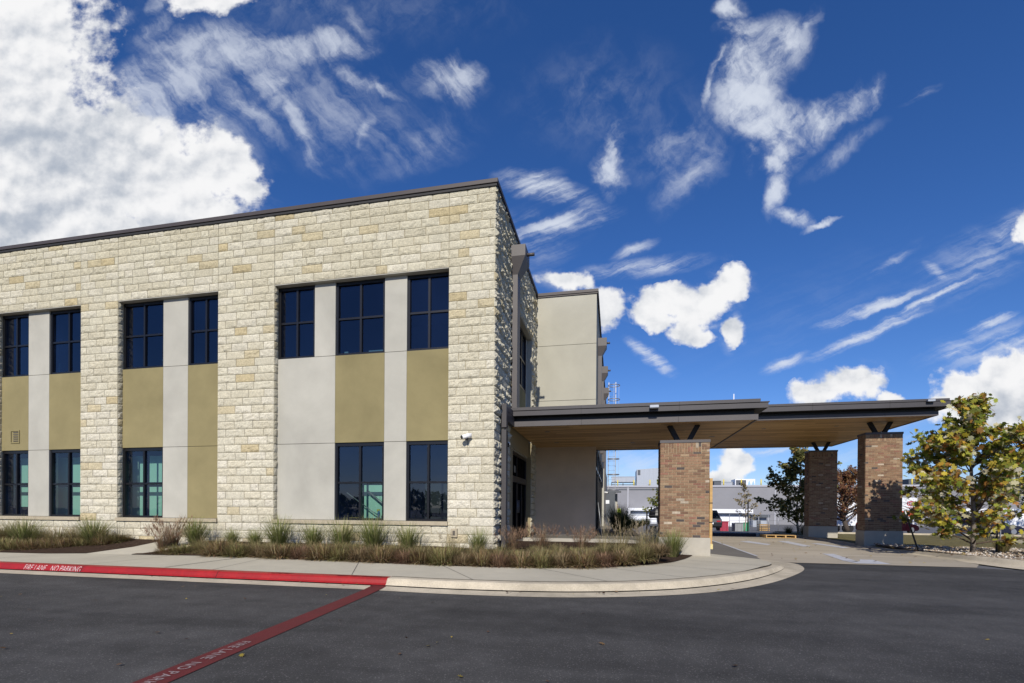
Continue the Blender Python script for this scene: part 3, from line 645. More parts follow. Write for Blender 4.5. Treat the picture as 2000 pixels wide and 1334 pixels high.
# soffit over each recess and stone sill under it
for a, c in ((-18.52,-15.26),(-13.92,-10.56),(-8.81,-3.97)):
    slab(a+.002, c-.002, FY+.006, WY+.3, HEAD-.018, HEAD+.0, 'recess_head', K['stucco'])
    slab(a-.02, c+.02, FY-.055, WY+.1, SB+.002, SB+.098, 'sill', K['sill'])
GW = []
def window(x0, x1, z0, z1, low=True, mull=None, glassm=None):
    fw = .055; y0 = WY+.035; q = MB(); xm = mull or (x0+x1)/2; zm = z0+(z1-z0)*(.50 if not low else .485)
    q.box(x0, x0+fw, y0, y0+.12, z0, z1); q.box(x1-fw, x1, y0, y0+.12, z0, z1)
    q.box(x0+fw, x1-fw, y0+.002, y0+.12, z0, z0+fw); q.box(x0+fw, x1-fw, y0+.002, y0+.12, z1-fw-(.03), z1)
    q.box(xm-.028, xm+.028, y0+.01, y0+.11, z0+fw, z1-fw-.03)
    q.box(x0+fw, xm-.028, y0+.015, y0+.105, zm-.025, zm+.025); q.box(xm+.028, x1-fw, y0+.015, y0+.105, zm-.025, zm+.025)
    w = q.build('window', K['frame'], office)
    p = MB(); yy = y0+.05
    for xa, xb in ((x0+fw, xm-.028),(xm+.028, x1-fw)):
        for za, zb in ((z0+fw, zm-.025),(zm+.025, z1-fw-.03)): p.face([(xa,yy,za),(xb,yy,za),(xb,yy,zb),(xa,yy,zb)])
    p.build('pane', glassm or (K['glass'] if low else K['glass_up']), w); GW.append((x0, x1, z0, z1)); return w
for x0, x1 in ((-18.52,-17.45),(-16.63,-15.27),(-13.91,-12.51),(-11.66,-10.57),(-8.80,-7.72),(-7.10,-5.73),(-5.11,-3.98)): window(x0, x1, zs['u'], HEAD-.02, False)
lows = [(-18.52,-17.45),(-16.63,-15.27),(-13.91,-12.51),(-7.10,-5.73),(-5.11,-3.98)]
for x0, x1 in lows: window(x0, x1, zs['s'], zs['l'], True)
# rooms behind the glass
b = MB()
def room(x0, x1, z0, z1, d=4.0):
    y0 = WY+.27; y1 = y0+d
    b.face([(x0,y1,z0),(x1,y1,z0),(x1,y1,z1),(x0,y1,z1)]); b.face([(x0,y0,z0),(x1,y0,z0),(x1,y1,z0),(x0,y1,z0)])
    b.face([(x0,y0,z1),(x1,y0,z1),(x1,y1,z1),(x0,y1,z1)]); b.face([(x0,y0,z0),(x0,y1,z0),(x0,y1,z1),(x0,y0,z1)]); b.face([(x1,y0,z0),(x1,y1,z0),(x1,y1,z1),(x1,y0,z1)])
for a, c in ((-20.6,-15.1),(-14.9,-10.4),(-9.9,-3.85)):
    room(a, c, .7, 3.6); room(a, c, 4.6, 7.6)
b.build('interior', K['interior'], office)
# pale panels standing behind the lower left windows
def blind(x0, x1, z0, z1, y, split=None):
    q = MB()
    xs_ = [x0, x1] if not split else [x0, split-.035, split+.035, x1]
    for k in range(0, len(xs_), 2): q.face([(xs_[k],y,z0),(xs_[k+1],y,z0),(xs_[k+1],y,z1),(xs_[k],y,z1)])
    return q.build('interior_screen', K['mint'], office)
BY = 11.80
for pa, pb, zz in ((22,33,1.28),(41,57,1.28),(112,133,1.02),(138,163,1.02),(255,280,1.02),(292,321,1.02)):
    for z0_, z1_ in ((zz,1.90),(2.04,2.82)): blind(xat(pa,BY), xat(pb,BY), z0_, z1_, BY)
blind(xat(711,BY),xat(753,BY),1.02,1.93,BY)
# hand rail and cleaning bottle behind the middle window
q = MB(); q.tube([(-6.95,WY+.33,1.72),(-6.2,WY+.33,1.22),(-6.05,WY+.33,1.14)], .014, 8); q.tube([(-6.38,WY+.36,1.78),(-5.66,WY+.36,1.22)], .026, 8)
q.build('hand_rail', K['steel'], office)
sb = thing('spray_bottle', 'small blue spray bottle with a yellow head inside the ground floor window', 'bottle', (-5.98,WY+.24,1.0))
q = MB(); q.tube([(0,0,0),(0,0,.17),(0,0,.22),(0,0,.25)], [.032,.034,.024,.013], 12); q.build('bottle_body', M('blue liquid bottle', (.05,.14,.32), .3), sb)
q = MB(); q.box(-.045,.03,-.015,.015,.25,.285); q.box(-.05,-.035,-.01,.01,.22,.25); q.build('trigger_head', K['yellow'], sb)
q = MB(); q.tube([(-6.82,WY+.24,1.035),(-6.5,WY+.24,1.035)], .028, 12)
tag(q.build('foam_roll', K['orange']), 'yellow cleaning roll lying inside the ground floor window', 'roll')
# pale furniture glimpsed upstairs
pf = M('pale blue plastic', (.45,.62,.66), .6)
ch = thing('office_chair', 'pale blue chair glimpsed behind the far left upper window', 'chair', (-18.0,WY+.5,4.95))
q = MB(); q.box(.30,.62,.0,.34,.40,.45); q.build('seat', pf, ch)
q = MB(); q.box(.30,.60,.33,.36,.5,.95); q.build('backrest', pf, ch)
q = MB()
for xx in (.32,.58):
    for yy in (.03,.31): q.box(xx-.012,xx+.012,yy-.012,yy+.012,-.35,.40)
q.build('leg', pf, ch)
q = MB(); q.bar((-12.95,WY+.4,5.62),(-12.87,WY+.4,5.30),.035); tag(q.build('rolled_paper', pf), 'pale rolled paper leaning inside the middle upper window', 'paper')
q = MB(); q.box(-6.28,-5.78,WY+.22,WY+.3,5.36,5.42); tag(q.build('folded_paper', pf), 'long pale strip lying on the upper window ledge', 'paper')
q = MB(); q.box(-6.98,-6.87,WY+.22,WY+.3,5.36,5.43); tag(q.build('paper_cup', pf), 'small pale cup on the upper window ledge', 'cup')

# wall vent
vt = MB(); vt.box(-18.14,-17.78,WY-.02,WY-.004,3.22,3.25); vt.box(-18.14,-17.78,WY-.02,WY-.004,3.59,3.62); vt.box(-18.14,-18.11,WY-.02,WY-.004,3.25,3.59); vt.box(-17.81,-17.78,WY-.02,WY-.004,3.25,3.59)
v = vt.build('vent', K['olive'], office)
vt = MB()
for k in range(5): vt.box(-18.03,-17.82,WY-.016,WY-.006,3.28+k*.065,3.305+k*.065)
vt.build('louvre', K['joint'], v)
# hose bib box
q = MB(); q.box(-3.86,-3.70,FY-.06,FY+.02,.62,.83); h = q.build('outlet_box', K['sill'], office, .01); q = MB(); q.box(-3.81,-3.75,FY-.066,FY-.06,.67,.78); q.build('cover', K['joint'], h)

# coping
K['coping'] = M('coping metal', (.062,.052,.050), .5, .0, var=.1, vs=1.5, spec=.3)
q = MB(); q.box(-24,SX+.06,FY-.06,FY+.3,TOP+.045,TOP+.145); q.box(SX-.3,SX+.06,FY+.3,17.30,TOP+.045,TOP+.145); cp = q.build('coping', K['coping'], office, .006)
q = MB(); q.box(-24,SX+.035,FY-.035,FY+.28,TOP-.02,TOP+.045); q.box(SX-.28,SX+.035,FY+.28,17.34,TOP-.02,TOP+.045); q.build('drip_flashing', K['bronze_dark'], cp)
slab(-24, SX-.3, FY+.3, 40, 8.5, 8.6, 'roof', K['warehouse_trim'])
slab(-24.0,-23.8, FY+.3, 40, 0, TOP, 'wall', K['beige'])
# side recess: stucco back, window, olive panel
RX = SX-.17
q = MB(); q.box(RX-.1,RX,13.42,14.72,3.6,HEAD); q.build('grey_panel', K['stucco'], office); q = MB(); q.box(RX-.1,RX,16.2,16.45,3.6,HEAD); q.build('grey_panel', K['stucco'], office)
q = MB(); q.box(RX-.1,RX,14.72,16.2,3.6,5.27); q.build('olive_panel', K['olive'], office)
q = MB(); q.box(SX-.17,SX-.005,13.42,16.45,HEAD-.02,HEAD-.001); q.box(SX-.17,SX-.005,16.44,16.45,3.6,HEAD-.02); q.build('recess_head', K['beige'], office)
q = MB(); X0 = RX-.06
q.box(X0,X0+.07,14.72,14.78,5.27,7.17); q.box(X0,X0+.07,16.14,16.2,5.27,7.17); q.box(X0,X0+.068,14.78,16.14,5.27,5.33); q.box(X0,X0+.068,14.78,16.14,7.1,7.17); q.box(X0,X0+.06,15.43,15.49,5.33,7.1); q.box(X0,X0+.058,14.78,16.14,6.2,6.26)
w = q.build('window', K['frame'], office); q = MB(); q.face([(X0+.03,14.78,5.33),(X0+.03,16.14,5.33),(X0+.03,16.14,7.1),(X0+.03,14.78,7.1)]); q.build('pane', K['glass_up'], w)
q = MB(); q.box(X0-.35,X0-.30,14.6,16.4,5.1,7.3); q.box(X0-.30,X0-.01,16.3,16.4,5.1,7.3); q.box(X0-.30,X0-.01,14.6,16.3,7.25,7.3); q.build('interior', K['interior'], office)
# conductor head and downspout on the side wall
q = MB(); q.box(SX+.04,SX+.19,12.95,13.32,3.75,7.75); ds = q.build('downspout', K['bronze'], office, .006)
q = MB()
def prism(mb, x0, x1, ya, yb, z0, z1, yc, yd, xx0, xx1):
    A = [(x0,ya,z1),(x1,ya,z1),(x1,yb,z1),(x0,yb,z1)]; B = [(xx0,yc,z0),(xx1,yc,z0),(xx1,yd,z0),(xx0,yd,z0)]
    mb.face(B[::-1]); mb.face(A)
    for k in range(4): mb.face([B[k], B[(k+1)%4], A[(k+1)%4], A[k]])
q.box(SX+.03,SX+.42,12.80,13.45,8.18,8.48); prism(q,SX+.03,SX+.42,12.80,13.45,7.75,8.18,12.95,13.32,SX+.03,SX+.19)
q.build('conductor_head', K['bronze'], ds)
q = MB(); q.tube([(SX+.42,13.1,8.33),(SX+.62,13.1,8.33)], .045, 10); q.build('overflow_spout', K['bronze'], ds)

# entrance: wall, door
q = MB(); q.box(SX-.16,SX-.05,12.95,16.0,3.02,3.9); q.build('entrance_wall', K['beige'], office)
door = MB()
DX = SX-.16
door.box(DX,DX+.08,12.97,13.05,.45,3.0); door.box(DX,DX+.08,15.88,15.97,.45,3.0); door.box(DX,DX+.079,13.05,15.88,2.92,3.0); door.box(DX,DX+.10,13.05,15.88,2.12,2.30)
for y in (13.72,14.42,14.52,15.2): door.box(DX,DX+.06,y,y+.055,.45,2.12)
door.box(DX,DX+.06,14.45,14.51,2.3,2.92); d = door.build('sliding_door', K['frame'], office)
q = MB(); q.face([(DX+.03,13.05,.45),(DX+.03,15.88,.45),(DX+.03,15.88,2.92),(DX+.03,13.05,2.92)]); q.build('pane', K['glass_door'], d)
q = MB(); q.face([(DX+.05,14.05,2.42),(DX+.05,14.3,2.42),(DX+.05,14.3,2.62),(DX+.05,14.05,2.62)]); q.build('door_sign', M('grey sticker', (.22,.22,.2), .7), d)
for y in (14.36,14.60): q = MB(); q.tube([(DX+.1,y,1.2),(DX+.1,y,1.6)], .012, 8); q.build('handle', K['steel'], d)
q = MB(); q.box(DX-2.5,DX-2.4,12.6,17.3,.4,3.7); q.box(DX-2.4,DX-.02,17.2,17.3,.4,3.7); q.box(DX-2.4,DX-.02,12.6,12.7,.4,3.7); q.box(DX-2.4,DX-.02,12.7,17.2,3.6,3.7); q.box(DX-2.4,DX-.02,12.7,17.2,.35,.4); q.build('interior', K['interior'], office)

# projecting stucco wing beside the entrance
WF = 17.37; WX = -.65
q = MB()
q.box(SX-.02,WX,WF,WF+.3,3.9,5.243); q.box(SX-.02,WX,WF,WF+.3,5.257,7.233); q.box(SX-.02,WX,WF,WF+.3,7.247,TOP-.02)
q.box(WX-.3,WX,WF+.3,38,3.7,TOP-.02); q.box(WX-.3,WX,17.67,18.1,.2,3.7)
q.build('stucco_wall', K['beige'], office)
for z in (5.243,7.233): q = MB(); q.box(SX-.02,WX-.015,WF+.015,WF+.28,z,z+.014); q.build('panel_joint', K['joint'], office)
q = MB(); q.box(SX-.02,WX+.06,WF-.06,WF+.3,TOP+.03,TOP+.13); q.box(WX-.3,WX+.06,WF+.3,38,TOP+.03,TOP+.13); q.box(SX,WX+.035,WF-.035,WF+.3,TOP-.02,TOP+.03); q.box(WX-.3,WX+.035,WF+.3,38,TOP-.02,TOP+.03); q.build('coping', K['coping'], office)
q = MB(); q.box(SX-.02,WX-.001,WF,WF+.3,.2,3.9); q.build('lower_stucco_wall', K['shade_lifted_beige'], office)
# glazed bays along the wing's side with dark mullions
q = MB()
for y in (18.1,20.1,22.1,24.1,26.1,28.1): q.box(WX-.15,WX-.02,y,y+.12,.3,3.7)
q.box(WX-.15,WX-.03,18.22,28.1,2.9,3.0); q.box(WX-.15,WX-.03,18.22,28.1,.3,.5); w = q.build('storefront_window', K['frame'], office)
q = MB(); q.face([(WX-.09,18.1,.3),(WX-.09,28.1,.3),(WX-.09,28.1,3.7),(WX-.09,18.1,3.7)]); q.build('pane', K['glass_door'], w)
q = MB(); q.box(WX-.6,WX-.55,18,28.3,.2,3.7); q.box(WX-.55,WX-.16,28.12,28.2,.2,3.7); q.box(WX-.55,WX-.16,18.15,28.1,3.62,3.7); q.build('interior', K['interior'], office)
q = MB(); q.box(WX-.25,WX+.1,28.2,31.5,.2,3.7); q.build('stucco_wall', K['stucco'], office)
for y in (18.6,22.3,26.2,30.2):
    q = MB(); q.box(WX+.02,WX+.16,y+.1,y+.32,.3 if y > 30 else 3.9,7.2); ds = q.build('downspout', K['bronze'], office)
    q = MB(); q.box(WX+.01,WX+.34,y,y+.45,7.55,7.85); prism(q,WX+.01,WX+.34,y,y+.45,7.2,7.55,y+.1,y+.32,WX+.01,WX+.16); q.build('conductor_head', K['hvac'] if False else K['bronze'], ds)
    q = MB(); q.tube([(WX+.34,y+.2,7.7),(WX+.46,y+.2,7.7)], .04, 8); q.build('overflow_spout', K['bronze'], ds)

# ladder with safety cage on the wing's far end
lad = thing('roof_ladder', 'grey caged roof access ladder at the far end of the beige wing', 'ladder', (0,0,0))
LY = 31.9; LX = -.15
q = MB()
for x in (LX-.22,LX+.22): q.box(x-.025,x+.025,LY,LY+.06,1.0,9.6)
q.build('rail', K['steel'], lad)
q = MB()
for k in range(28): q.tube([(LX-.22,LY+.03,1.2+k*.3),(LX+.22,LY+.03,1.2+k*.3)], .008, 6)
q.build('rung', K['steel'], lad)
q = MB()
for z in (2.6,3.6,4.6,5.6,6.6,7.6,8.4,9.3): q.ring(LX+.1,LY-.32,z,.36,.028)
for a in (-150,-90,-30): q.bar((LX+.1+.36*math.cos(R(a)),LY-.32+.36*math.sin(R(a)),2.6),(LX+.1+.36*math.cos(R(a)),LY-.32+.36*math.sin(R(a)),9.3),.014)
q.build('safety_cage', K['steel'], lad)
q = MB(); q.box(LX-.42,LX+.22,LY-.75,LY-.70,.0,2.45); q.box(LX-.42,LX+.6,LY-.75,LY-.1,2.45,2.53); g_ = q.build('ladder_guard', K['dim'], lad)
q = MB(); q.box(LX-.40,LX-.13,LY-.765,LY-.752,1.72,1.95); q.build('warning_sign', K['white'], g_)
q = MB(); q.box(-1.0,-.5,31.0,36,.0,3.7); q.box(LX+.2,LX+.38,LY+.1,LY+.3,0,2.4)
q.build('stucco_wall', K['stucco'], office)

# person in high-visibility clothing standing beyond the ladder
def person(loc, rz, shirt, trousers, label):
    root = thing('person', label, 'person', loc, rz)
    def skin(name, pts, edges, rads, mat, parent, sub=2):
        me = bpy.data.meshes.new(name); me.from_pydata(pts, edges, []); o = bpy.data.objects.new(name, me); col.objects.link(o); o.parent = parent
        o.modifiers.new('s', 'SKIN'); 
        if not me.skin_vertices: me.skin_vertices.new()
        for v, r in zip(me.skin_vertices[0].data, rads): v.radius = (r[0], r[1]) if hasattr(r, '__len__') else (r, r)
        me.skin_vertices[0].data[0].use_root = True
        m = o.modifiers.new('u', 'SUBSURF'); m.levels = sub; m.render_levels = sub; me.materials.append(mat)
        bpy.context.view_layer.update(); dg = bpy.context.evaluated_depsgraph_get(); nm = bpy.data.meshes.new_from_object(o.evaluated_get(dg))
        o.modifiers.clear(); o.data = nm
        nm.polygons.foreach_set('use_smooth', [True]*len(nm.polygons)); return o
    sk = M('skin', (.42,.25,.17), .6)
    P_ = [(0,0,.95),(0,0,1.12),(0,0,1.32),(0,0,1.45),(0,0,1.52),(0,.01,1.62),(0,.01,1.72),(-.18,0,1.42),(-.25,-.03,1.15),(-.22,-.15,.95),(.18,0,1.42),(.25,0,1.15),(.22,-.12,.95),
          (-.1,0,.88),(-.11,-.02,.5),(-.11,.02,.09),(-.12,-.12,.04),(.1,0,.88),(.12,.03,.5),(.12,.06,.09),(.13,-.08,.04)]
    E_ = [(0,1),(1,2),(2,3),(3,4),(4,5),(5,6),(3,7),(7,8),(8,9),(3,10),(10,11),(11,12),(0,13),(13,14),(14,15),(15,16),(0,17),(17,18),(18,19),(19,20)]
    Rr = [.14,.135,.15,.09,.05,.085,.07,.06,.045,.032,.06,.045,.032,.09,.062,.045,.035,.09,.062,.045,.035]
    skin('body', P_, E_, Rr, sk, root)
    skin('shirt', [(0,0,.93),(0,0,1.12),(0,0,1.32),(0,0,1.43),(-.18,0,1.42),(-.25,-.03,1.15),(-.235,-.09,1.03),(.18,0,1.42),(.25,0,1.15),(.235,-.07,1.03)], [(0,1),(1,2),(2,3),(3,4),(4,5),(5,6),(3,7),(7,8),(8,9)], [.165,.16,.17,.11,.08,.065,.055,.08,.065,.055], shirt, root)
    skin('trousers', [(0,0,.96),(-.1,0,.86),(-.11,-.02,.5),(-.11,.02,.1),(.1,0,.86),(.12,.03,.5),(.12,.06,.1)], [(0,1),(1,2),(2,3),(0,4),(4,5),(5,6)], [.155,.11,.08,.07,.11,.08,.07], trousers, root)
    skin('hair', [(0,.03,1.68),(0,.025,1.76)], [(0,1)], [.088,.07], M('hair', (.03,.02,.015), .8), root)
    for s in (-1, 1):   # hands with fingers
        hx, hy, hz = .22*s, -.15 if s < 0 else -.12, .95; h = MB()
        h.tube([(hx,hy,hz),(hx,hy-.02,hz-.05),(hx,hy-.03,hz-.09)], [.028,.036,.03], 8)
        for f, l in ((-1.5,.06),(-.5,.075),(.5,.07),(1.5,.055)): h.tube([(hx,hy-.03+f*.013,hz-.085),(hx-.008*s,hy-.035+f*.014,hz-.085-l*.6),(hx-.02*s,hy-.03+f*.014,hz-.085-l)], [.009,.008,.006], 6)
        h.tube([(hx,hy-.035,hz-.03),(hx-.01*s,hy-.065,hz-.055),(hx-.02*s,hy-.075,hz-.08)], [.012,.01,.007], 6); h.build('hand', sk, root)
    q = MB(); q.box(-.172,.172,-.18,.18,1.12,1.16); q.build('reflective_band', K['hvac'], root)
    return root
person((.22,32.3,-.03), R(40), M('hi-vis yellow', (.55,.72,.05), .7), M('dark work trousers', (.05,.05,.06), .9), 'person in a bright yellow high visibility jacket beyond the tall dark grass')

# ------------------------------------------------------------------ security cameras
def seccam(x, y, z, rz, label, s=1, plate=True):
    r = thing('security_camera', label, 'camera', (x,y,z), rz, 'white security cameras')
    q = MB(); q.box(-.06*s,.06*s,-.03,.0,-.06*s,.06*s); q.build('mount', K['cam_white'], r, .006)
    q = MB(); q.bar((0,-.03,0),(0,-.09*s,-.02*s),.035*s); q.build('arm', K['cam_white'], r)
    q = MB(); q.tube([(.05*s,-.06*s,-.0*s),(-.12*s,-.20*s,-.055*s)], .052*s, 14); b_ = q.build('housing', K['cam_white'], r)
    q = MB(); q.tube([(-.12*s,-.20*s,-.055*s),(-.135*s,-.212*s,-.06*s)], .044*s, 14); q.build('lens', K['black_metal'], b_)
    q = MB(); q.tube([(-.03*s,-.12*s,-.07*s),(-.03*s,-.12*s,-.12*s)], [.05*s,.03*s], 12); q.build('dome', K['black_metal'], r)
    return r
seccam(-3.42,FY-.01,3.07,0,'white security camera on the cream stone corner facing the road')
seccam(SX+.02,12.42,3.05,R(60),'white security camera beside the entrance post under the canopy',.8)
seccam(WX+.13,28.4,2.35,R(90),'tiny white security camera on the far side wall behind the beige wing',.9)

# ------------------------------------------------------------------ canopies
def canopy(name_label, x0, x1, y0, y1, zs_, over, fasc, group=None, lights=(), left_wrap=False):
    r = thing('canopy', name_label, 'canopy', (0,0,0))
    q = MB(); q.box(x0,x1,y0,y1,zs_-.0,zs_+.02); q.build('soffit', K['soffit'], r)
    t = .045
    zl_ = zs_+.125; q = MB(); q.box(x0-.001,x1+t,y0-t,y0,zs_-.02,zl_); q.box(x1,x1+t,y0,y1,zs_-.02,zl_); q.box(x0,x1+t,y1,y1+t,zs_-.02,zl_); q.build('lower_fascia', K['bronze'], r)
    q = MB(); q.box(x0-.001,x1-.03,y0+.03,y0+.06,zl_-.02,zs_+.24); q.box(x1-.06,x1-.03,y0+.06,y1-.03,zl_-.02,zs_+.24); q.build('shade_band', K['black_metal'], r)  # painted black to deepen the shade below the upper fascia
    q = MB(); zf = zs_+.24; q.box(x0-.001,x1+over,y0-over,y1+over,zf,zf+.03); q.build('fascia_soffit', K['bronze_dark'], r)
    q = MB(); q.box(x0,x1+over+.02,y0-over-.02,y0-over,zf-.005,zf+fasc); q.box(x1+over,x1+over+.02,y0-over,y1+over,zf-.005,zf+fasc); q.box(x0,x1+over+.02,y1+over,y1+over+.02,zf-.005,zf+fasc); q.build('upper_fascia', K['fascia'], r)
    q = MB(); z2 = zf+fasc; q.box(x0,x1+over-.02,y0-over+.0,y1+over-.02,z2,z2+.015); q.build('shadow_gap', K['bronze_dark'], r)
    q = MB(); q.box(x0,x1+over+.005-.16,y0-over-.035,y1+over+.02,z2+.015,z2+.10); q.build('roof', K['fascia'], r, .004)
    q = MB(); q.box(x1+over-.14,x1+over+.05,y0-over-.02,y1+over+.02,z2+.015,z2+.035); q.build('drip_edge', K['fascia'], r)
    x = x0+1.9
    while x < x1:
        for (ya, za, zb) in ((y0-over-.022, zf, zf+fasc), (y0-t-.002, zs_-.018, zl_), (y0-over-.037, z2+.02, z2+.095)):
            q = MB(); q.box(x-.004,x+.004,ya-.001,ya+.004,za,zb); q.build('seam', K['bronze_dark'], r)
        x += 2.43
    for (lx, ly) in lights:
        q = MB(); q.tube([(lx,ly,zs_-.004),(lx,ly,zs_+.01)], .085, 20); q.build('downlight', K['lamp_lens'], r)
    return r
c1 = canopy('lower flat canopy with timber soffit reaching from the entrance to the nearer brick pillar', SX+.06,3.40,12.83,18.42,3.57,.20,.115,
            lights=[(-1.9,13.9),(-1.9,16.2),(.6,16.6),(2.9,15.6)])
q = MB(); q.box(SX+.045,SX+.17,11.74,11.93,.35,3.30); q.build('post', K['fascia'], c1, .004)
q = MB(); q.box(SX+.045,SX+.17,11.74,11.92,3.36,3.95); q.box(SX+.045,SX+.16,11.92,12.62,3.80,3.95); q.box(SX+.045,SX+.16,11.92,12.79,3.55,3.79); q.build('end_fascia', K['fascia'], c1, .004)
c2 = canopy('large raised canopy with timber soffit over the driveway on the two far brick pillars', 2.6,10.95,19.45,27.75,4.70,.34,.16,
            lights=[(6.0,21.5),(8.6,21.3),(9.0,24.5),(6.6,25.0),(10.0,22.4)])
# flood lights on the fascias
def flood(x, y, z, label):
    r = thing('flood_light', label, 'light', (x,y,z), 0, 'flood lights on the canopy edges')
    q = MB(); q.box(-.11,.11,-.10,.0,-.03,.04); q.build('housing', K['hvac'], r, .01)
    q = MB(); q.box(-.10,.10,-.085,-.0,-.05,-.03); q.build('lens', K['black_metal'], r)
    q = MB(); q.box(-.04,.04,.0,.012,-.03,.03); q.build('bracket', K['black_metal'], r)
flood(.97,12.575,3.90,'small pale flood light on the front edge of the lower canopy')
flood(10.55,19.07,5.12,'small pale flood light near the right corner of the raised canopy')
for x, y, z, lab in ((3.2,14.2,3.9,'thin white lightning rod nearest the corner of the lower canopy'),(5.3,22.5,5.1,'short faint lightning rod standing farther right on the raised canopy')):
    q = MB(); q.tube([(x,y,z),(x,y,z+.62)], .013, 6); q.tube([(x,y,z),(x,y,z+.05)], .05, 8); tag(q.build('lightning_rod', K['white']), lab, 'lightning rod', 'lightning rods on the canopy roofs')

# ------------------------------------------------------------------ brick pillars
def brick_col(r):
    k = r.random()
    if k < .035: c = (.085,.07,.065)
    elif k < .06: c = (.40,.33,.25)
    elif k < .30: c = (.245,.150,.092)
    elif k < .45: c = (.285,.20,.125)
    elif k < .60: c = (.19,.115,.075)
    elif k < .66: c = (.24,.125,.085)
    else: c = (.235,.150,.092)
    f = r.uniform(.85,1.15); return tuple(x*f for x in c)
def pillar(label, x0, y0, w, d, zb, zp, zt, zso, seed):
    rt = thing('brick_pillar', label, 'pillar', (x0+w/2, y0+d/2, zb), 0, 'brick pillars carrying the canopies')
    r = random.Random(seed); X, Y = w/2, d/2
    q = MB(); q.box(-X-.03,X+.03,-Y-.03,Y+.03,-.1,zp-zb); q.build('base', K['plinth'], rt, .012)
    q = MB(); z0 = zp-zb+.001; z1 = zt-zb-.07; q.box(-X+.006,X-.006,-Y+.006,Y-.006,z0,z1); q.build('mortar', K['brick_mortar'], rt)
    q = MB(); ch = .0677; n = int((z1-z0)/ch); solz = z1-3.5*ch*1.03; j = .005
    def brk(side, u0, u1, a, c):
        dd = r.uniform(.0,.004); cc = brick_col(r)
        if side == 0: q.box(u0+j,u1-j,-Y-dd,-Y+.02,a+j,c-j,cc)
        elif side == 1: q.box(u0+j,u1-j,Y-.02,Y+dd,a+j,c-j,cc)
        elif side == 2: q.box(-X-dd,-X+.02,u0+j,u1-j,a+j,c-j,cc)
        else: q.box(X-.02,X+dd,u0+j,u1-j,a+j,c-j,cc)
    for side in range(4):
        H = X if side < 2 else Y
        if side > 1: H -= .0205
        k = 0; z = z0
        while z < solz-.01:
            u = -H; first = True; 
            while u < H-.01:
                l = .203; 
                if first and k % 2: l = .1015
                e = min(H, u+l)
                if H-e < .05: e = H
                brk(side, u, e, z, min(z+ch, solz)); u = e; first = False
            z += ch; k += 1
        u = -H+ .2 if side < 2 else -H
        m_ = H-.2 if side < 2 else H
        while u < m_-.01:
            e = min(m_, u+.0677); h = solz + (.203*(.95 if r.random()<.5 else .6)); h = min(h, z1-.02)
            hh = solz+(z1-solz)*(r.choice((.42,.55,.62))); brk(side,u,e,solz,hh); brk(side,u,e,hh,z1); u = e
        if side < 2:
            z = solz
            while z < z1-.02:
                e = min(z+ch, z1)
                for (a_, c_) in ((-H,-H+.2),(H-.2,H)): brk(side, a_, (a_+c_)/2 + (.03 if int(z*100)%2 else -.03), z, e); brk(side, (a_+c_)/2 + (.03 if int(z*100)%2 else -.03), c_, z, e)
                z = e
    q.build('brick_shaft', K['brick'], rt)
    q = MB(); q.box(-X-.015,X+.015,-Y-.015,Y+.015,z1,z1+.075); q.build('cap', K['bronze'], rt, .004)
    for s in (-1, 1):
        q = MB(); q.bar((s*.13,0,z1+.07),(s*.36,0,zso-zb+.01),.12,.14,up=(0,1,0)); q.build('bracket', K['bronze_dark'], rt)
    return rt
pillar('nearest sunlit brick pillar with a timber guard board strapped to its right edge',1.185,13.16,1.22,.61,.15,.61,3.14,3.57,1)
pillar('far right brick pillar dappled by the shadow of the sycamore tree',9.18,20.33,1.22,.61,-.02,.61,4.27,4.70,2)
pillar('rear brick pillar standing in the shade under the raised canopy',9.25,25.80,1.22,.61,-.02,.61,4.27,4.70,3)
gbd = thing('guard_board', 'tall pine guard board strapped to the right edge of the nearest brick pillar', 'board', (2.46,13.30,.45))
q = MB(); q.box(-.035,.035,-.06,.06,0,1.70); q.build('plank', K['wood_edge'], gbd, .004)
for z in (.55,1.05):
    q = MB(); q.box(-.042,.042,-.066,.066,z,z+.022); q.build('strap', K['black_metal'], gbd)
q = MB(); q.box(-.05,.05,-.075,.075,-.13,.0); q.build('foot_block', M('pale yellow wood', (.62,.52,.24), .7, fine=.2), gbd)

# ------------------------------------------------------------------ raised entrance slab with low wall
q = MB()
pts = [(SX+.05,13.42),(.45,13.42),(.75,13.62),(.9,14.0),(.9,17.37),(.9,31),(WX,31),(WX,17.37),(SX+.05,17.37)]
q.face([(x,y,.40) for x,y in pts]); q.face([(x,y,.1) for x,y in pts][::-1])
for k in range(len(pts)): a = pts[k]; c = pts[(k+1)%len(pts)]; q.face([(*a,.1),(*c,.1),(*c,.40),(*a,.40)])
tag(q.build('entrance_platform', K['concrete_dark']), kind='structure')
lw = MB(); wp = [(SX+.3,13.40),(.42,13.40),(.72,13.58),(.90,13.95)]; wh_ = [.51,.51,.47,.36]
for k in range(3):
    a = Vector((*wp[k],0)); c = Vector((*wp[k+1],0)); d_ = (c-a).normalized(); n_ = Vector((-d_.y,d_.x,0))*.16
    za, zc = Vector((0,0,wh_[k])), Vector((0,0,wh_[k+1])); zb = Vector((0,0,.1))
    lw.face([a+zb,c+zb,c+zc,a+za]); lw.face([a+za,c+zc,c+zc+n_,a+za+n_]); lw.face([c+n_+zb,a+n_+zb,a+n_+za,c+n_+zc])
    if k == 2: lw.face([c+zb,c+n_+zb,c+n_+zc,c+zc])
    if k == 0: lw.face([a+n_+zb,a+zb,a+za,a+n_+za])
tag(lw.build('low_wall', K['plinth']), 'low pale concrete wall edging the entrance behind the grasses', 'wall')

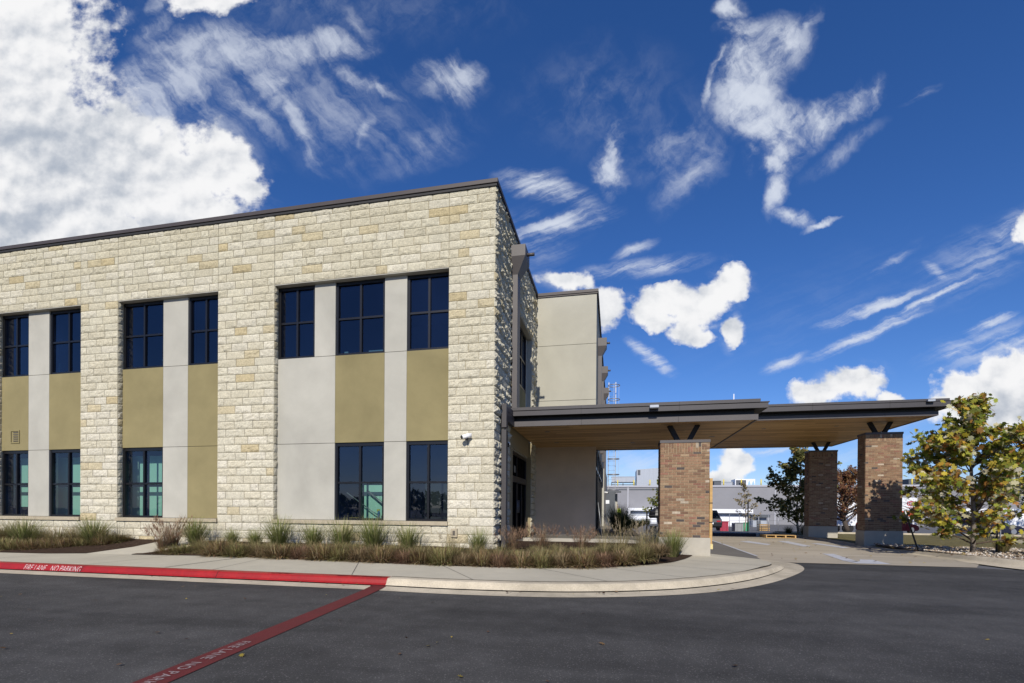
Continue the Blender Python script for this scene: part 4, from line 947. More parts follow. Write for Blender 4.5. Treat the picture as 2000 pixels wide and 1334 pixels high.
# ------------------------------------------------------------------ grasses and bed plants
def jit(c, r, a=.15):
    f = r.uniform(1-a, 1+a); return (c[0]*f, c[1]*f*r.uniform(.94,1.06), c[2]*f)
def blade(b, r, base, az, lean, L_, w, c, droop, seg=4, tip=None):
    """one curved tapering grass blade"""
    p = Vector(base); th = lean; ca, sa = math.cos(az), math.sin(az); sx = Vector((-sa, ca, 0)); prev = None
    for k in range(seg+1):
        ww = w*(1-k/seg)**.8/2 + .0006
        A = p - sx*ww; B = p + sx*ww
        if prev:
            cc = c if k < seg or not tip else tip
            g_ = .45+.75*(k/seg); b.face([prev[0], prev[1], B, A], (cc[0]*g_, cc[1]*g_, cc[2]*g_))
        prev = (A, B); d = Vector((math.sin(th)*ca, math.sin(th)*sa, math.cos(th))); p = p + d*(L_/seg); th += droop/seg
def tuft_mesh(name, n, L_, spread, pal, w, seed, lean=(.05,.75), droop=(.2,1.1), rad=.10, plume=None, seg=4):
    r = random.Random(seed); b = MB()
    for i in range(n):
        az = r.random()*TAU; rr_ = rad*math.sqrt(r.random()); a2 = az + r.uniform(-.5,.5)
        c = jit(r.choice(pal), r, .22)
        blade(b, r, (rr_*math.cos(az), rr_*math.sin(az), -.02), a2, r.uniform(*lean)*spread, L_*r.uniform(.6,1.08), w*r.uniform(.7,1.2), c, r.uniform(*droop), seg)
    if plume:
        for i in range(plume[0]):
            az = r.random()*TAU; le = r.uniform(.02,.55); Lp = L_*r.uniform(1.0,plume[1]); c = jit(plume[2], r)
            blade(b, r, (rad*.5*math.cos(az), rad*.5*math.sin(az), 0), az, le, Lp, .004, jit(plume[3], r), .35, 5)
            # feathery head
            th = le + .3; ba = Vector((math.cos(az)*math.sin(th), math.sin(az)*math.sin(th), math.cos(th)))
            tip = Vector((rad*.5*math.cos(az), rad*.5*math.sin(az), 0)) + ba*Lp*.93
            for q in range(14):
                s = tip - ba*r.uniform(0,.2)*Lp*1.2; blade(b, r, s, r.random()*TAU, r.uniform(.2,.9), .05+.05*r.random(), .006, c, .4, 2)
    me = b.build(name, K['blade']); return me
GREEN = [(.17,.20,.055),(.21,.23,.075),(.13,.16,.045),(.26,.26,.10),(.30,.27,.13)]
MIXED = [(.36,.30,.15),(.33,.28,.13),(.20,.20,.08),(.26,.22,.11),(.15,.15,.05),(.30,.24,.12),(.22,.15,.08)]
BROWN = [(.32,.25,.12),(.27,.23,.10),(.34,.28,.15),(.24,.155,.075),(.19,.115,.06),(.28,.19,.10),(.17,.13,.05),(.20,.17,.06),(.13,.075,.045),(.26,.15,.085)]
OLIVEB = [(.25,.24,.09),(.30,.27,.12),(.20,.21,.07),(.19,.16,.055),(.23,.18,.08),(.16,.14,.05),(.24,.155,.08),(.14,.09,.05)]
RUSSET = [(.20,.11,.07),(.26,.15,.09),(.15,.085,.06),(.27,.20,.12),(.17,.15,.07)]
GOLD = [(.34,.27,.13),(.28,.24,.10),(.23,.22,.08),(.38,.31,.18)]
DARK = [(.05,.065,.025),(.07,.085,.03),(.09,.10,.04)]
protos = {}
def proto(key, *a, **k):
    protos[key] = [tuft_mesh('grass_clump', *a[:3], *a[3:5], a[5]+i*7, **k) for i in range(3)]
    for o in protos[key]: o['_p'] = 1
#            n    L    spread pal  w  seed
proto('tuft', 480, .62, 1.0, GREEN, .008, 11, lean=(.02,.75), droop=(.1,.8), rad=.09)
proto('mixed', 620, .55, 1.15, MIXED, .007, 12, lean=(.02,1.0), droop=(.3,1.4), rad=.16)
proto('mound3', 850, .30, 1.4, [(.10,.07,.04),(.30,.235,.13),(.26,.19,.10),(.34,.26,.15),(.20,.13,.07)], .013, 23, lean=(.02,1.15), droop=(.2,1.3), rad=.2, seg=3)
proto('mound4', 850, .28, 1.4, [(.32,.21,.13),(.17,.095,.06),(.21,.12,.075),(.13,.08,.05)], .013, 24, lean=(.02,1.15), droop=(.2,1.3), rad=.2, seg=3)
proto('mound', 900, .30, 1.4, BROWN+[(.42,.33,.20),(.09,.06,.03)], .013, 13, lean=(.02,1.15), droop=(.2,1.3), rad=.22, seg=3)
proto('mound2', 900, .29, 1.4, OLIVEB+[(.36,.30,.15),(.08,.07,.03)], .013, 14, lean=(.02,1.15), droop=(.2,1.3), rad=.22, seg=3)
proto('russet', 230, .55, .8, RUSSET, .006, 15, lean=(.02,.6), droop=(.1,.9), rad=.10, plume=(46,1.35,(.30,.19,.12),(.28,.20,.12)))
proto('gold', 170, .62, .9, GOLD, .005, 16, lean=(.05,.8), droop=(.1,.7), rad=.16, plume=(26,1.5,(.40,.33,.22),(.33,.27,.14)))
proto('dark', 700, 1.05, .9, DARK, .012, 17, lean=(.02,.8), droop=(.1,.7), rad=.16)
proto('buff', 600, .75, .8, [(.36,.28,.15),(.30,.23,.11),(.25,.20,.09),(.22,.22,.08)], .008, 18, lean=(.02,.6), droop=(.2,1.0), rad=.16, plume=(40,1.25,(.42,.34,.20),(.33,.26,.13)))
rp = random.Random(44); cnt = {}
def plant(kind, x, y, z, s, label, group, sz=1.0):
    src = protos[kind][rp.randrange(3)]
    if '_p' in src and src['_p'] == 1 and not src.get('_used'):
        o = src; o['_used'] = 1
    else: o = src.copy(); col.objects.link(o)
    o.location = (x, y, z); o.rotation_euler = (rp.uniform(-.06,.06), rp.uniform(-.06,.06), rp.random()*TAU); o.scale = (s, s, s*sz)
    tag(o, label, 'grass', group); return o
def bedz(y): return .165 + max(0, min(1, (y-9.4)/1.75))*.235
# tall green tufts against the wall (right bed), tagged by what they stand under
T = [(382,.95,'tufted green grass beside the left tip of the right bed, under the olive strip'),(500,.62,'small green grass tuft below the stone pier between two recesses'),(545,1.0,'green grass tuft under the left end of the widest window sill'),
     (612,.85,'green grass tuft below the wide grey panel'),(667,.95,'green grass tuft below the left edge of the stair window'),(730,1.05,'tall green grass tuft below the stair window'),
     (797,.85,'green grass tuft under the right ground floor window'),(935,.72,'lone green grass tuft in front of the stone corner'),(455,.6,'short green grass tuft between olive strip and stone pier')]
for px, s, lab in T:
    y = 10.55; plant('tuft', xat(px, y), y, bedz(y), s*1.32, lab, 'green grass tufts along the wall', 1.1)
plant('gold', xat(880,10.7), 10.7, bedz(10.7), .62, 'thin straw coloured grass in front of the outlet box', 'thin pale grasses')
for px, y, s, lab in ((318,10.0,1.0,'russet feathery grass leaning left at the tip of the right bed'),(338,10.35,1.25,'tall russet feathery grass beside the green tuft near the walkway'),(1003,10.9,1.0,'russet feathery grass in front of the entrance post'),
                      (1058,11.6,1.1,'russet feathery grass in front of the low wall, left one'),(1136,11.6,1.0,'russet feathery grass in front of the middle of the low wall')):
    plant('russet', xat(px, y), y, .30 if px > 1000 else bedz(y), s, lab, 'russet feathery grasses')
for px, y, s, lab in ((1180,12.0,.85,'thin golden grass below the dark side windows'),(1215,12.2,1.0,'thin golden grass left of the brick pillar, by the wall end'),(1252,12.3,.95,'thin golden grass close to the left of the brick pillar'),(1275,12.6,.8,'thin golden grass touching the brick pillar')):
    plant('gold', xat(px, y), y, .32, s, lab, 'thin pale grasses')
plant('tuft', xat(1314,12.35), 12.35, .2, 1.25, 'bright green grass tuft in front of the nearest brick pillar base', 'green grass tufts along the wall')
for px, y, s in ((1040,11.3,.45),(1085,11.4,.55),(1165,11.5,.45),(1230,11.6,.5)):
    plant('mixed', xat(px, y), y, .28, s, 'green and straw grass clump in front of the low concrete wall', 'mixed grass clumps by the low wall')
# low brown mounds in front
front = [(430,9.95),(470,9.92),(512,9.9),(552,9.88),(590,9.85),(632,9.85),(668,9.84),(706,9.8),(748,9.78),(792,9.75),(824,9.72),(868,9.7),(905,9.7),(945,9.68),(980,9.7),(1020,9.72),(1060,9.78),(1098,9.85),(1140,9.95),(1178,10.1),(1216,10.35),(1254,10.7),(1285,11.2)]
for i, (px, y) in enumerate(front):
    k = ('mound','mound2','mound3','mound','mound4')[i % 5]
    y -= .14
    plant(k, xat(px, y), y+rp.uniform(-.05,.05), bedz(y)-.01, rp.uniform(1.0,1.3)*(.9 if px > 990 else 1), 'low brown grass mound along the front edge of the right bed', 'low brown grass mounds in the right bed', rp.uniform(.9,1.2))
for px, y in ((400,9.95),(355,9.85),(450,10.3),(530,10.3),(610,10.2),(690,10.25),(770,10.2),(850,10.2),(960,10.3),(1010,10.4),(1075,10.6),(1120,10.7),(1160,10.8),(1205,11.1)):
    plant('mound2', xat(px, y), y, bedz(y)-.02, rp.uniform(.8,1.05)*(.75 if px > 990 else 1), 'low brown grass mound in the second row of the right bed', 'low brown grass mounds in the second row', rp.uniform(.8,1.0))
plant('mound', xat(322,9.75), 9.75, .17, .7, 'small grey brown grass mound at the tip of the bed by the walkway', 'low brown grass mounds in the second row')
for i in range(34):
    px = 395+i*26+rp.uniform(-12,12); y = 10.0+rp.uniform(-.1,.15) + max(0,(px-1000)/300)*.9
    plant('mixed', xat(px, y), y, bedz(y)-.02, rp.uniform(.66,.86)*(.8 if px > 1000 else 1), 'olive and straw grass clump filling the middle of the right bed', 'olive straw grass clumps in the right bed', rp.uniform(.8,1.05))
# left bed
L_T = [(-6,10.2,1.0),(22,10.5,1.0),(48,10.1,1.1),(76,10.5,.8),(112,10.2,.95),(150,10.5,.85),(182,10.45,1.1),(205,10.5,.85)]
for px, y, s in L_T: plant('tuft' if px in (48,182) else 'mixed', xat(px, y), y, bedz(y), s*1.25, 'green grass clump in the left bed beyond the walkway', 'green grass clumps in the left bed')
for px, y, s in ((5,9.5,.95),(35,9.55,.9),(66,9.6,.85),(98,9.8,.85),(130,10.0,.8),(165,10.2,.75),(200,10.4,.65),(225,10.7,.7),(-30,9.6,1),(240,10.9,.55)):
    plant('mound2' if px % 2 else 'mound', xat(px, y), y, bedz(y)-.02, s*1.4, 'low olive brown grass mound at the front of the left bed', 'low grass mounds in the left bed')
for k in range(5): plant('mixed', -18.2-k*1.1, 10.2, bedz(10.2), 1, 'green grass clump in the left bed beyond the walkway', 'green grass clumps in the left bed')
# dark spiky plants along the entrance path and beds at the right
DK = [(.30,19.4,1.0,'dark spiky grass beside the glazed side of the beige wing'),(.15,21.0,1.15,'second dark spiky grass behind the first beside the glazed side'),(.62,20.4,.6,'low dark grass right of the tall spiky one'),(.95,22.0,.5,'lower dark grass nearer the black cart'),
      (10.3,29.3,.65,'dark grass under the tree left of the rear pillar'),(10.9,28.6,.6,'dark grass at the foot of the rear brick pillar'),(9.8,30.2,.5,'dark grass left of the tree behind the rear pillar'),
      (1.25,25.2,.42,'low dark shrub-like grass in the shade, left of the cart'),(1.55,27.0,.48,'low dark grass farther back in the shade beyond the cart'),(.9,24.0,.5,'low dark grass between the spiky clump and the cart'),(1.9,28.6,.45,'low dark grass at the far end of the shaded strip')]
for x, y, s, lab in DK: plant('dark', x, y, .48 if x < 2 else .02, s, lab, 'dark spiky grasses')
plant('tuft', .75, 23.5, .5, .8, 'sunlit green grass behind the dark spiky ones', 'green grass tufts along the wall')
for x, y, s, lab in ((11.75,16.3,.9,'buff feathery grass right of the sycamore trunk'),(12.5,15.9,1.0,'large buff feathery grass at the right edge of the picture'),(11.25,16.9,.7,'small buff grass close behind the tree stake'),(13.4,16.4,.9,'buff feathery grass beyond the right edge')):
    plant('buff', x, y, .13, s, lab, 'buff feathery grasses by the right kerb')
for ol in protos.values():
    for o in ol:
        if not o.get('_used'): bpy.data.objects.remove(o)
for o in col.objects:
    for k in ('_p','_used'):
        if k in o: del o[k]
# a few bare stems and dry sprigs at the bed edge
b = MB(); r = random.Random(8)
for k in range(70):
    x = r.uniform(-11.2,-10.2) if k < 14 else r.uniform(-10,1.0); y = 9.6+r.random()*.5 + (.9 if x > 0 else 0)
    for j in range(3): blade(b, r, (x, y, .18), r.random()*TAU, r.uniform(.2,1.2), r.uniform(.08,.22), .006, jit((.28,.2,.12), r), .6, 3)
tag(b.build('dry_sprigs', K['blade']), 'dry broken stalks scattered over the mulch', 'dry stalks', kind='stuff')

# ------------------------------------------------------------------ trees
def leaf_shape(b, c, n, side, s, col_, r, lobes=5):
    """flat lobed leaf: centre c, normal n, stem direction side"""
    n = n.normalized(); x = side - n*side.dot(n)
    if x.length < 1e-3: x = Vector((1,0,0)).cross(n)
    x.normalize(); y = n.cross(x)
    if lobes == 5:
        rim = [(-.45,0),(-.35,.32),(-.1,.28),(-.02,.62),(.2,.30),(.62,.42),(.45,.12),(.95,0),(.45,-.12),(.62,-.42),(.2,-.30),(-.02,-.62),(-.1,-.28),(-.35,-.32)]
        bend = r.uniform(-.25,.25); P = [c + x*(a*s) + y*(q*s) + n*(bend*s*(a*a+q*q)) for a, q in rim]
        m1 = c + x*.1*s
        for k in range(0, len(P), 2):
            k2 = (k+2) % len(P); b.face([m1, P[k], P[(k+1) % len(P)], P[k2]], col_)
    else:
        b.face([c - x*s*.5, c + y*s*.3, c + x*s*.6, c - y*s*.3], col_)
def tree(name, label, cat, loc, H, crown, n_limb, n_leaf, lsize, pal, seed, group=None, trunk_r=.06, lobes=5, clear=.3, barkc=((.22,.18,.14),(.30,.26,.21)), lean=(0,0), wob=.05, twl=.5, up=.55):
    rt = thing(name, label, cat, loc, 0, group); r = random.Random(seed); b = MB(); lf = MB()
    N = 10; ax = []; HT = .82 if n_leaf > 600 else .97
    for k in range(N+1):
        t = k/N; ax.append(Vector((lean[0]*t*H + wob*math.sin(t*7+seed), lean[1]*t*H + wob*math.cos(t*5+seed*2), t*H*HT)))
    b.tube(ax, [trunk_r*(1-.85*k/N)+.006 for k in range(N+1)], 9, barkc[1])
    def axis(t): k = min(N-1, int(t*N)); return ax[k].lerp(ax[k+1], t*N-k)
    tips = []
    for i in range(n_limb):
        t = clear + (1-clear)*((i+.5)/n_limb)**.9; t = min(.97, t + r.uniform(-.02,.02)); az = i*2.399963 + r.uniform(-.5,.5)
        R_ = max(crown(t), .13*H if t > .86 else 0)*r.uniform(.65,1.12); p0 = axis(max(.06, t-.10)); seg = 6; pts = [p0]; d = Vector((math.cos(az), math.sin(az), up + (2.2 if t > .86 else 0) + r.uniform(-.2,.35))).normalized(); p = p0.copy()
        for k in range(seg):
            d = (d + Vector((r.uniform(-.22,.22), r.uniform(-.22,.22), r.uniform(-.12,.12)))).normalized(); p = p + d*(R_/seg)*1.08; pts.append(p.copy())
        r0 = max(.008, trunk_r*.42*(1-t*.6)); b.tube(pts, [r0*(1-.8*k/seg)+.003 for k in range(seg+1)], 6, barkc[0])
        for k in range(2, seg+1):
            for j in range(2 if k < seg else 3):
                q = pts[k]; dd = (d + Vector((r.uniform(-1,1), r.uniform(-1,1), r.uniform(-.7,.7)))).normalized(); l = twl*r.uniform(.4,1.0)*R_*.45
                m = q + dd*l*.5 + Vector((0,0,r.uniform(-.03,.05))); e = q + dd*l; b.tube([q, m, e], [.006,.004,.002], 4, barkc[0], cap=False)
                tips.append((q, e))
    for i in range(n_leaf):
        q, e = r.choice(tips); t = r.random()**.7; p = q.lerp(e, t) + Vector((r.gauss(0,.5),r.gauss(0,.5),r.gauss(0,.45)))*lsize*1.1
        if p.z < .15: continue
        n = Vector((r.gauss(0,.9), r.gauss(-.8,.9), r.gauss(.6,.9)))
        c = jit(r.choice(pal), r, .3); leaf_shape(lf, p, n, Vector((r.gauss(0,1),r.gauss(0,1),-.6)), lsize*r.uniform(.55,1.1), c, r, lobes)
    b.build('trunk', K['bark'], rt)
    if n_leaf: lf.build('crown', K['leaf'], rt)
    return rt
SYC = [(.62,.56,.34),(.56,.52,.10),(.44,.22,.05),(.38,.17,.04),(.52,.44,.06),(.52,.48,.30),(.60,.46,.06),(.58,.36,.05),(.46,.40,.06),(.36,.36,.05),(.30,.32,.05),(.50,.46,.28),(.19,.24,.03),(.24,.29,.04),(.13,.17,.025),(.30,.31,.04),(.38,.33,.03),(.15,.18,.03),(.25,.12,.03),(.10,.12,.02),(.40,.38,.24),(.48,.46,.34),(.22,.24,.05),(.17,.21,.04),(.12,.08,.03),(.20,.22,.045),(.36,.24,.03),(.09,.11,.02)]
def syc_crown(t): return 2.15*max(.10, min(1, (1.05-t)/.62))**.9*(1 if t > .2 else .8)
tree('sycamore_tree', 'young sycamore with large green, yellow and brown leaves beside the right kerb', 'tree', (10.25,16.57,.12), 5.45, syc_crown, 62, 5400, .155, SYC, 7, trunk_r=.06, clear=.10, barkc=((.11,.08,.06),(.19,.16,.13)), wob=.04, up=.55)
def stake(x, y, z, lx, ly, h, label):
    q = MB(); q.bar((0,0,0),(lx,ly,h),.05,.012); q.bar((0,0,0),(lx,ly,h),.012,.045); r_ = q.build('tree_stake', K['black_metal']); r_.location = (x,y,z)
    q = MB(); q.bar((lx*1.0,ly,h),(lx*1.08,ly*1.08,h*1.08),.055,.02); q.build('stake_cap', K['white'], r_); tag(r_, label, 'stake', 'dark metal stakes supporting the sycamore')
stake(8.98+.35,17.35,.08,-.33,.05,1.17,'dark leaning metal stake with a white top left of the sycamore')
stake(10.95,16.7,.12,.05,.02,1.3,'dark upright metal stake just right of the sycamore trunk')
DKS = [(.06,.075,.02),(.09,.10,.03),(.13,.13,.04),(.24,.26,.10),(.40,.36,.12),(.34,.22,.06),(.10,.09,.03),(.08,.09,.03)]
tree('sycamore_tree', 'dark leafy tree with pale sunlit top beside the rear brick pillar', 'tree', (10.3,30.2,0), 5.9, lambda t: 1.65*max(.3, min(1,(1.15-t)/.5)), 44, 3600, .16, DKS, 9, trunk_r=.06, clear=.16, wob=.08)
tree('sapling', 'thin sparse sapling in front of the grey warehouse wall', 'tree', (10.9,44,-.4), 4.2, lambda t: 1.3*max(.2, min(1,(1.1-t)/.6)), 18, 420, .13, [(.26,.22,.10),(.20,.16,.07),(.33,.25,.12)], 12, trunk_r=.05, clear=.3, wob=.08)
tree('sapling', 'leafy green tree mostly hidden behind the nearest brick pillar', 'tree', (3.25,34,.0), 4.1, lambda t: 1.15*max(.25, min(1,(1.1-t)/.6)), 26, 1100, .15, [(.14,.17,.04),(.22,.24,.05),(.30,.27,.06),(.10,.12,.03)], 15, trunk_r=.05, clear=.2)
OAK = [(.20,.085,.05),(.26,.12,.05),(.16,.07,.045),(.30,.17,.07),(.13,.06,.04),(.22,.14,.06)]
tree('oak_tree', 'rust brown oak between the two far brick pillars', 'tree', (18.9,45,-.3), 5.4, lambda t: 3.2*max(.3, min(1,(1.15-t)/.5)), 60, 9000, .19, OAK, 21, trunk_r=.2, clear=.25, lobes=4, barkc=((.07,.055,.05),(.08,.065,.055)), wob=.15)
tree('bare_tree', 'bare grey branched tree in front of the grey wall right of the pillar', 'tree', (26.6,46,-.3), 4.0, lambda t: 3.4*max(.3, min(1,(1.15-t)/.5)), 60, 700, .10, [(.18,.12,.09),(.14,.10,.08),(.24,.18,.12)], 23, trunk_r=.16, clear=.22, lobes=4, barkc=((.13,.12,.13),(.10,.09,.09)), wob=.15, twl=.9, up=.35)
tree('bare_tree', 'dark bare tree with a pale trunk far behind the sycamore', 'tree', (19.5,26.0,.06), 5.4, lambda t: 2.2*max(.3, min(1,(1.15-t)/.5)), 34, 2300, .13, SYC[:6]+DKS[:4], 25, trunk_r=.07, clear=.22, wob=.1)
tree('evergreen_tree', 'dark green tree rising behind the sycamore at the right edge', 'tree', (33,44,-.3), 6.6, lambda t: 3.4*max(.3, min(1,(1.1-t)/.5)), 40, 4200, .22, DARK+[(.10,.12,.04)], 27, trunk_r=.2, clear=.2, lobes=4)

# ------------------------------------------------------------------ the far side: warehouse and yard
def boxes(name, lst, mat, parent=None):
    q = MB()
    for t in lst: q.box(*t)
    return q.build(name, mat, parent)
wh = thing('warehouse', 'long grey warehouse with rooftop machinery beyond the yard', 'building', (0,0,0))
WYY = 90
q = MB(); q.box(-8,95,WYY,WYY+40,-1.2,5.55); q.build('wall', K['warehouse'], wh)
q = MB(); q.box(-8.1,95,WYY-.15,WYY+.3,5.55,5.85); q.build('coping', K['warehouse_trim'], wh)
q = MB()
for x0, x1 in ((-1.2,2.3),(2.7,12.5),(43,75)): q.box(x0,x1,WYY-.03,WYY,5.0,5.22)
q.build('dark_band', K['dim'], wh)
q = MB()
for x in (2.5,12.7,27,33,42.8,52): q.box(x-.1,x+.1,WYY-.08,WYY,-1,5.5)
q.build('wall_joint', K['warehouse_trim'], wh)
# rooftop machinery: each unit a thing
def hvac(x0, x1, y0, h, label, mat='hvac', legs=True, z=5.7, dark=None):
    r = thing('rooftop_unit', label, 'rooftop machine', (x0,y0,z)); w = x1-x0; q = MB(); zb = .9 if legs else 0
    q.box(0,w,0,3,zb,zb+h)
    for k in range(int(w/.9)): q.box(k*.9+.05,k*.9+.12,-.04,0,zb+.05,zb+h-.05)
    q.box(-.05,w+.05,-.06,3.05,zb+h,zb+h+.08); q.build('casing', K[mat], r)
    if legs:
        q = MB()
        for k in range(int(w/1.4)+1): q.box(k*w/(int(w/1.4)+.001)-.07,k*w/(int(w/1.4)+.001)+.07,.0,.15,-.1,zb)
        q.box(0,w,0,.12,.35,.47); q.build('leg', K['dim'], r)
    if dark: q = MB(); q.box(*dark); q.build('grille', K['dim'], r)
    return r
X = lambda px: xat(px, WYY+2)
hvac(X(1194), X(1239), WYY+2, .95, 'low ribbed cooling unit on a steel stand at the left of the warehouse roof')
pen = thing('roof_penthouse', 'tall ribbed metal plant room on the warehouse roof left of the brick pillar', 'rooftop machine', (0,0,0))
q = MB(); A = [(X(1243),WYY+2),(X(1340),WYY+2)]; z0 = 5.8; q.face([(A[0][0],A[0][1],z0),(A[1][0],A[1][1],z0),(A[1][0],A[1][1],9.5),(A[0][0],A[0][1],8.9)]); q.face([(A[0][0],A[0][1],8.9),(A[1][0],A[1][1],9.5),(A[1][0],A[1][1]+6,9.5),(A[0][0],A[0][1]+6,8.9)]); q.face([(A[0][0],A[0][1]+6,z0),(A[0][0],A[0][1],z0),(A[0][0],A[0][1],8.9),(A[0][0],A[0][1]+6,8.9)])
q.build('wall', K['hvac_rib'], pen); q = MB(); q.box(X(1245),X(1250),WYY+1.93,WYY+1.99,7.9,8.8); q.build('louvre', K['dim'], pen)
hvac(X(1394), X(1408), WYY+2, .95, 'dark rooftop unit nearest the pillar', 'dim', False)
hvac(X(1409), X(1433), WYY+3, .85, 'low grey rooftop unit left of the large white chiller', 'hvac', False)
q = thing('rooftop_unit', 'large white chiller with sloped coil ends on the warehouse roof', 'rooftop machine', (X(1434),WYY+1.5,5.75))
cw = X(1473)-X(1434); b = MB(); b.box(0,cw,0,3,1.05,1.25); b.box(cw*.55,cw*.6,0,3,0,1.05); b.box(0,.12,0,3,0,1.05); b.box(0,cw,0,3,-.05,.1); b.build('casing', K['white'], q)
b = MB(); b.box(.12,cw*.55,.15,2.8,.1,1.05); b.build('grille', K['dim'], q)
b = MB()
for s in (0,1): x = cw*(.6+.2*s); b.face([(x,0,.1),(x+cw*.1,0,1.05),(x-.0,0,1.05)]); b.face([(x+cw*.19,0,.1),(x+cw*.19,0,1.05),(x+cw*.1,0,1.05)])
b.build('coil_panel', K['white'], q)
hvac(X(1774), X(1789), WYY+2, 1.1, 'dark rooftop unit right of the far pillar', 'dim', False)
hvac(X(1796), X(1822), WYY+2, 1.0, 'white rooftop unit right of the dark one', 'white', False)
hvac(X(1824), X(1852), WYY+2, .95, 'pale rooftop unit behind the sycamore branches', 'white', False)
hvac(X(1636), X(1650), WYY+2, .9, 'small white rooftop unit above the rust brown oak', 'white', False)
q = MB(); 
for px in (1206,1237,1268,1410,1444,1482,1772,1790,1808):
    x = X(px); b = MB(); b.tube([(x,WYY+.8,5.6),(x,WYY+.8,6.9)], .10, 8); b.box(x-.2,x+.2,WYY+.7,WYY+.9,5.5,5.65)
    tag(b.build('yellow_post', K['yellow']), 'short yellow safety post on the warehouse roof edge', 'post', 'yellow posts on the warehouse roof edge')
# dock with white frame, left
dk = thing('loading_dock', 'white framed loading dock opening in the grey warehouse wall left of the brick pillar', 'loading dock', (0,0,0))
Y = WYY-3; a, c = xat(1226,Y), xat(1283,Y)
boxes('frame', [(a,c+1,Y,Y+3,1.3,1.75),(a,a+.45,Y,Y+3,-1.2,1.3)], K['white'], dk); boxes('shadow_panel', [(a+.45,c,Y+.8,Y+2.9,.45,1.3)], K['hvac'], dk); boxes('roller_door', [(a+.45,c,Y+.3,Y+.8,-1.2,.42)], K['white'], dk)
# white loading hall, centre
hall = thing('loading_hall', 'low white loading hall with a flat roof beyond the parked dark car', 'building', (0,0,0)); Y = 76
a, c = xat(1396,Y), xat(1468,Y)
boxes('wall', [(a,c-.2,Y,Y+6,-1.1,.75)], K['white'], hall); boxes('shadow_panel', [(a,c-.1,Y-.05,Y,.62,1.0)], K['hvac'], hall); boxes('roof', [(a-.5,c,Y-.8,Y+6,1.05,1.62)], K['white'], hall)
sh = thing('shed', 'small grey shed with a chain link gate right of the white loading hall', 'shed', (0,0,0)); Y = 74; a, c = xat(1470,Y), xat(1500,Y)
boxes('roof', [(a,c+.3,Y,Y+4,.45,.85)], K['dim'], sh); boxes('wall', [(a+.2,c,Y+.6,Y+4,-1,.45)], K['hvac'], sh); boxes('opening', [(a+.7,c-.8,Y+.5,Y+.6,-.9,.2)], K['dim'], sh)
# wire fence
fe = thing('wire_fence', 'thin wire fence with grey posts between the driveway and the loading hall', 'fence', (0,0,0)); q = MB(); Y = 58
px = 1425
while px < 1530:
    x = xat(px, Y); q.tube([(x,Y,-1),(x,Y,1.0)], .035, 6); px += 19
q.build('post', K['steel'], fe); q = MB(); a, c = xat(1425,Y), xat(1530,Y)
for z in (-.3,.3,.95): q.tube([(a,Y,z),(c,Y,z)], .015, 5)
q.build('wire', K['steel'], fe)
# skips and crates
def skip(px0, px1, Y, z0, z1, colr, label, rib=True):
    r = thing('waste_container', label, 'container', (xat(px0,Y),Y,z0)); w = xat(px1,Y)-xat(px0,Y); h = z1-z0; m = M('painted container '+label[:5], colr, .6, var=.1)
    q = MB(); q.box(0,w,0,.06,0,h); q.box(0,w,1.5,1.56,0,h); q.box(0,.06,.06,1.5,0,h); q.box(w-.06,w,.06,1.5,0,h); q.box(.06,w-.06,.06,1.5,0,.08)
    k = .2
    while rib and k < w-.1: q.box(k,k+.06,-.05,0,.05,h-.05); k += .45
    q.box(-.04,w+.04,-.07,.02,h,h+.07); q.build('body', m, r)
    q = MB()
    for x in (.15, w-.25): q.box(x,x+.1,.1,.2,-.12,0)
    q.build('skid', K['dim'], r)
skip(1407,1423,56,-.85,.15,(.32,.02,.05),'crimson open top waste container behind the dark parked car')
skip(1436,1452,56,-.85,.02,(.24,.25,.26),'grey bin between the red and green ones')
skip(1452,1463,57,-.85,.02,(.03,.25,.12),'green bin left of the small shed',False)
q = MB(); Y = 60
for k in range(4): 
    for j in range(5): x = xat(1484+j*4, Y); q.box(x,x+.2,Y,Y+1,-.9+k*.2,-.82+k*.2)
for k in range(4): q.box(xat(1484,Y),xat(1503,Y),Y-.02,Y+1,-.80+k*.2,-.77+k*.2)
tag(q.build('pallet_stack', K['wood_edge']), 'small stack of pale timber pallets in front of the shed', 'pallets')

# pallet on the driveway
pl = thing('timber_pallet', 'yellow pine pallet holding a flat dark sheet on the driveway edge', 'pallet', (7.28,25.55,.02))
q = MB()
for x in (0,.43,.87,1.30): q.box(x-.02 if x else 0,x+.04,0,1.1,.02,.12)
q.build('stringer', K['wood_edge'], pl)
q = MB()
for k in range(7): q.box(0,1.34,k*.16,k*.16+.11,.12,.142)
for k in (0,3,6): q.box(0,1.34,k*.16,k*.16+.11,0,.02)
q.build('deck_board', K['wood_edge'], pl)
# dark surfaces behind the drive: an asphalt apron and a low navy block
sheet('asphalt_apron', [(2.5,31.0),(9.3,31.0),(9.3,44),(2.5,44)], lambda x, y: gz(x, y)+.03, K['asphalt'])
q = MB(); q.box(4.2,7.2,26.9,28.3,.02,.17); tag(q.build('dark_block', M('navy block', (.012,.014,.03), .6, fine=.2), None, .02), 'low dark blue block left of the pallet', 'tarpaulin')

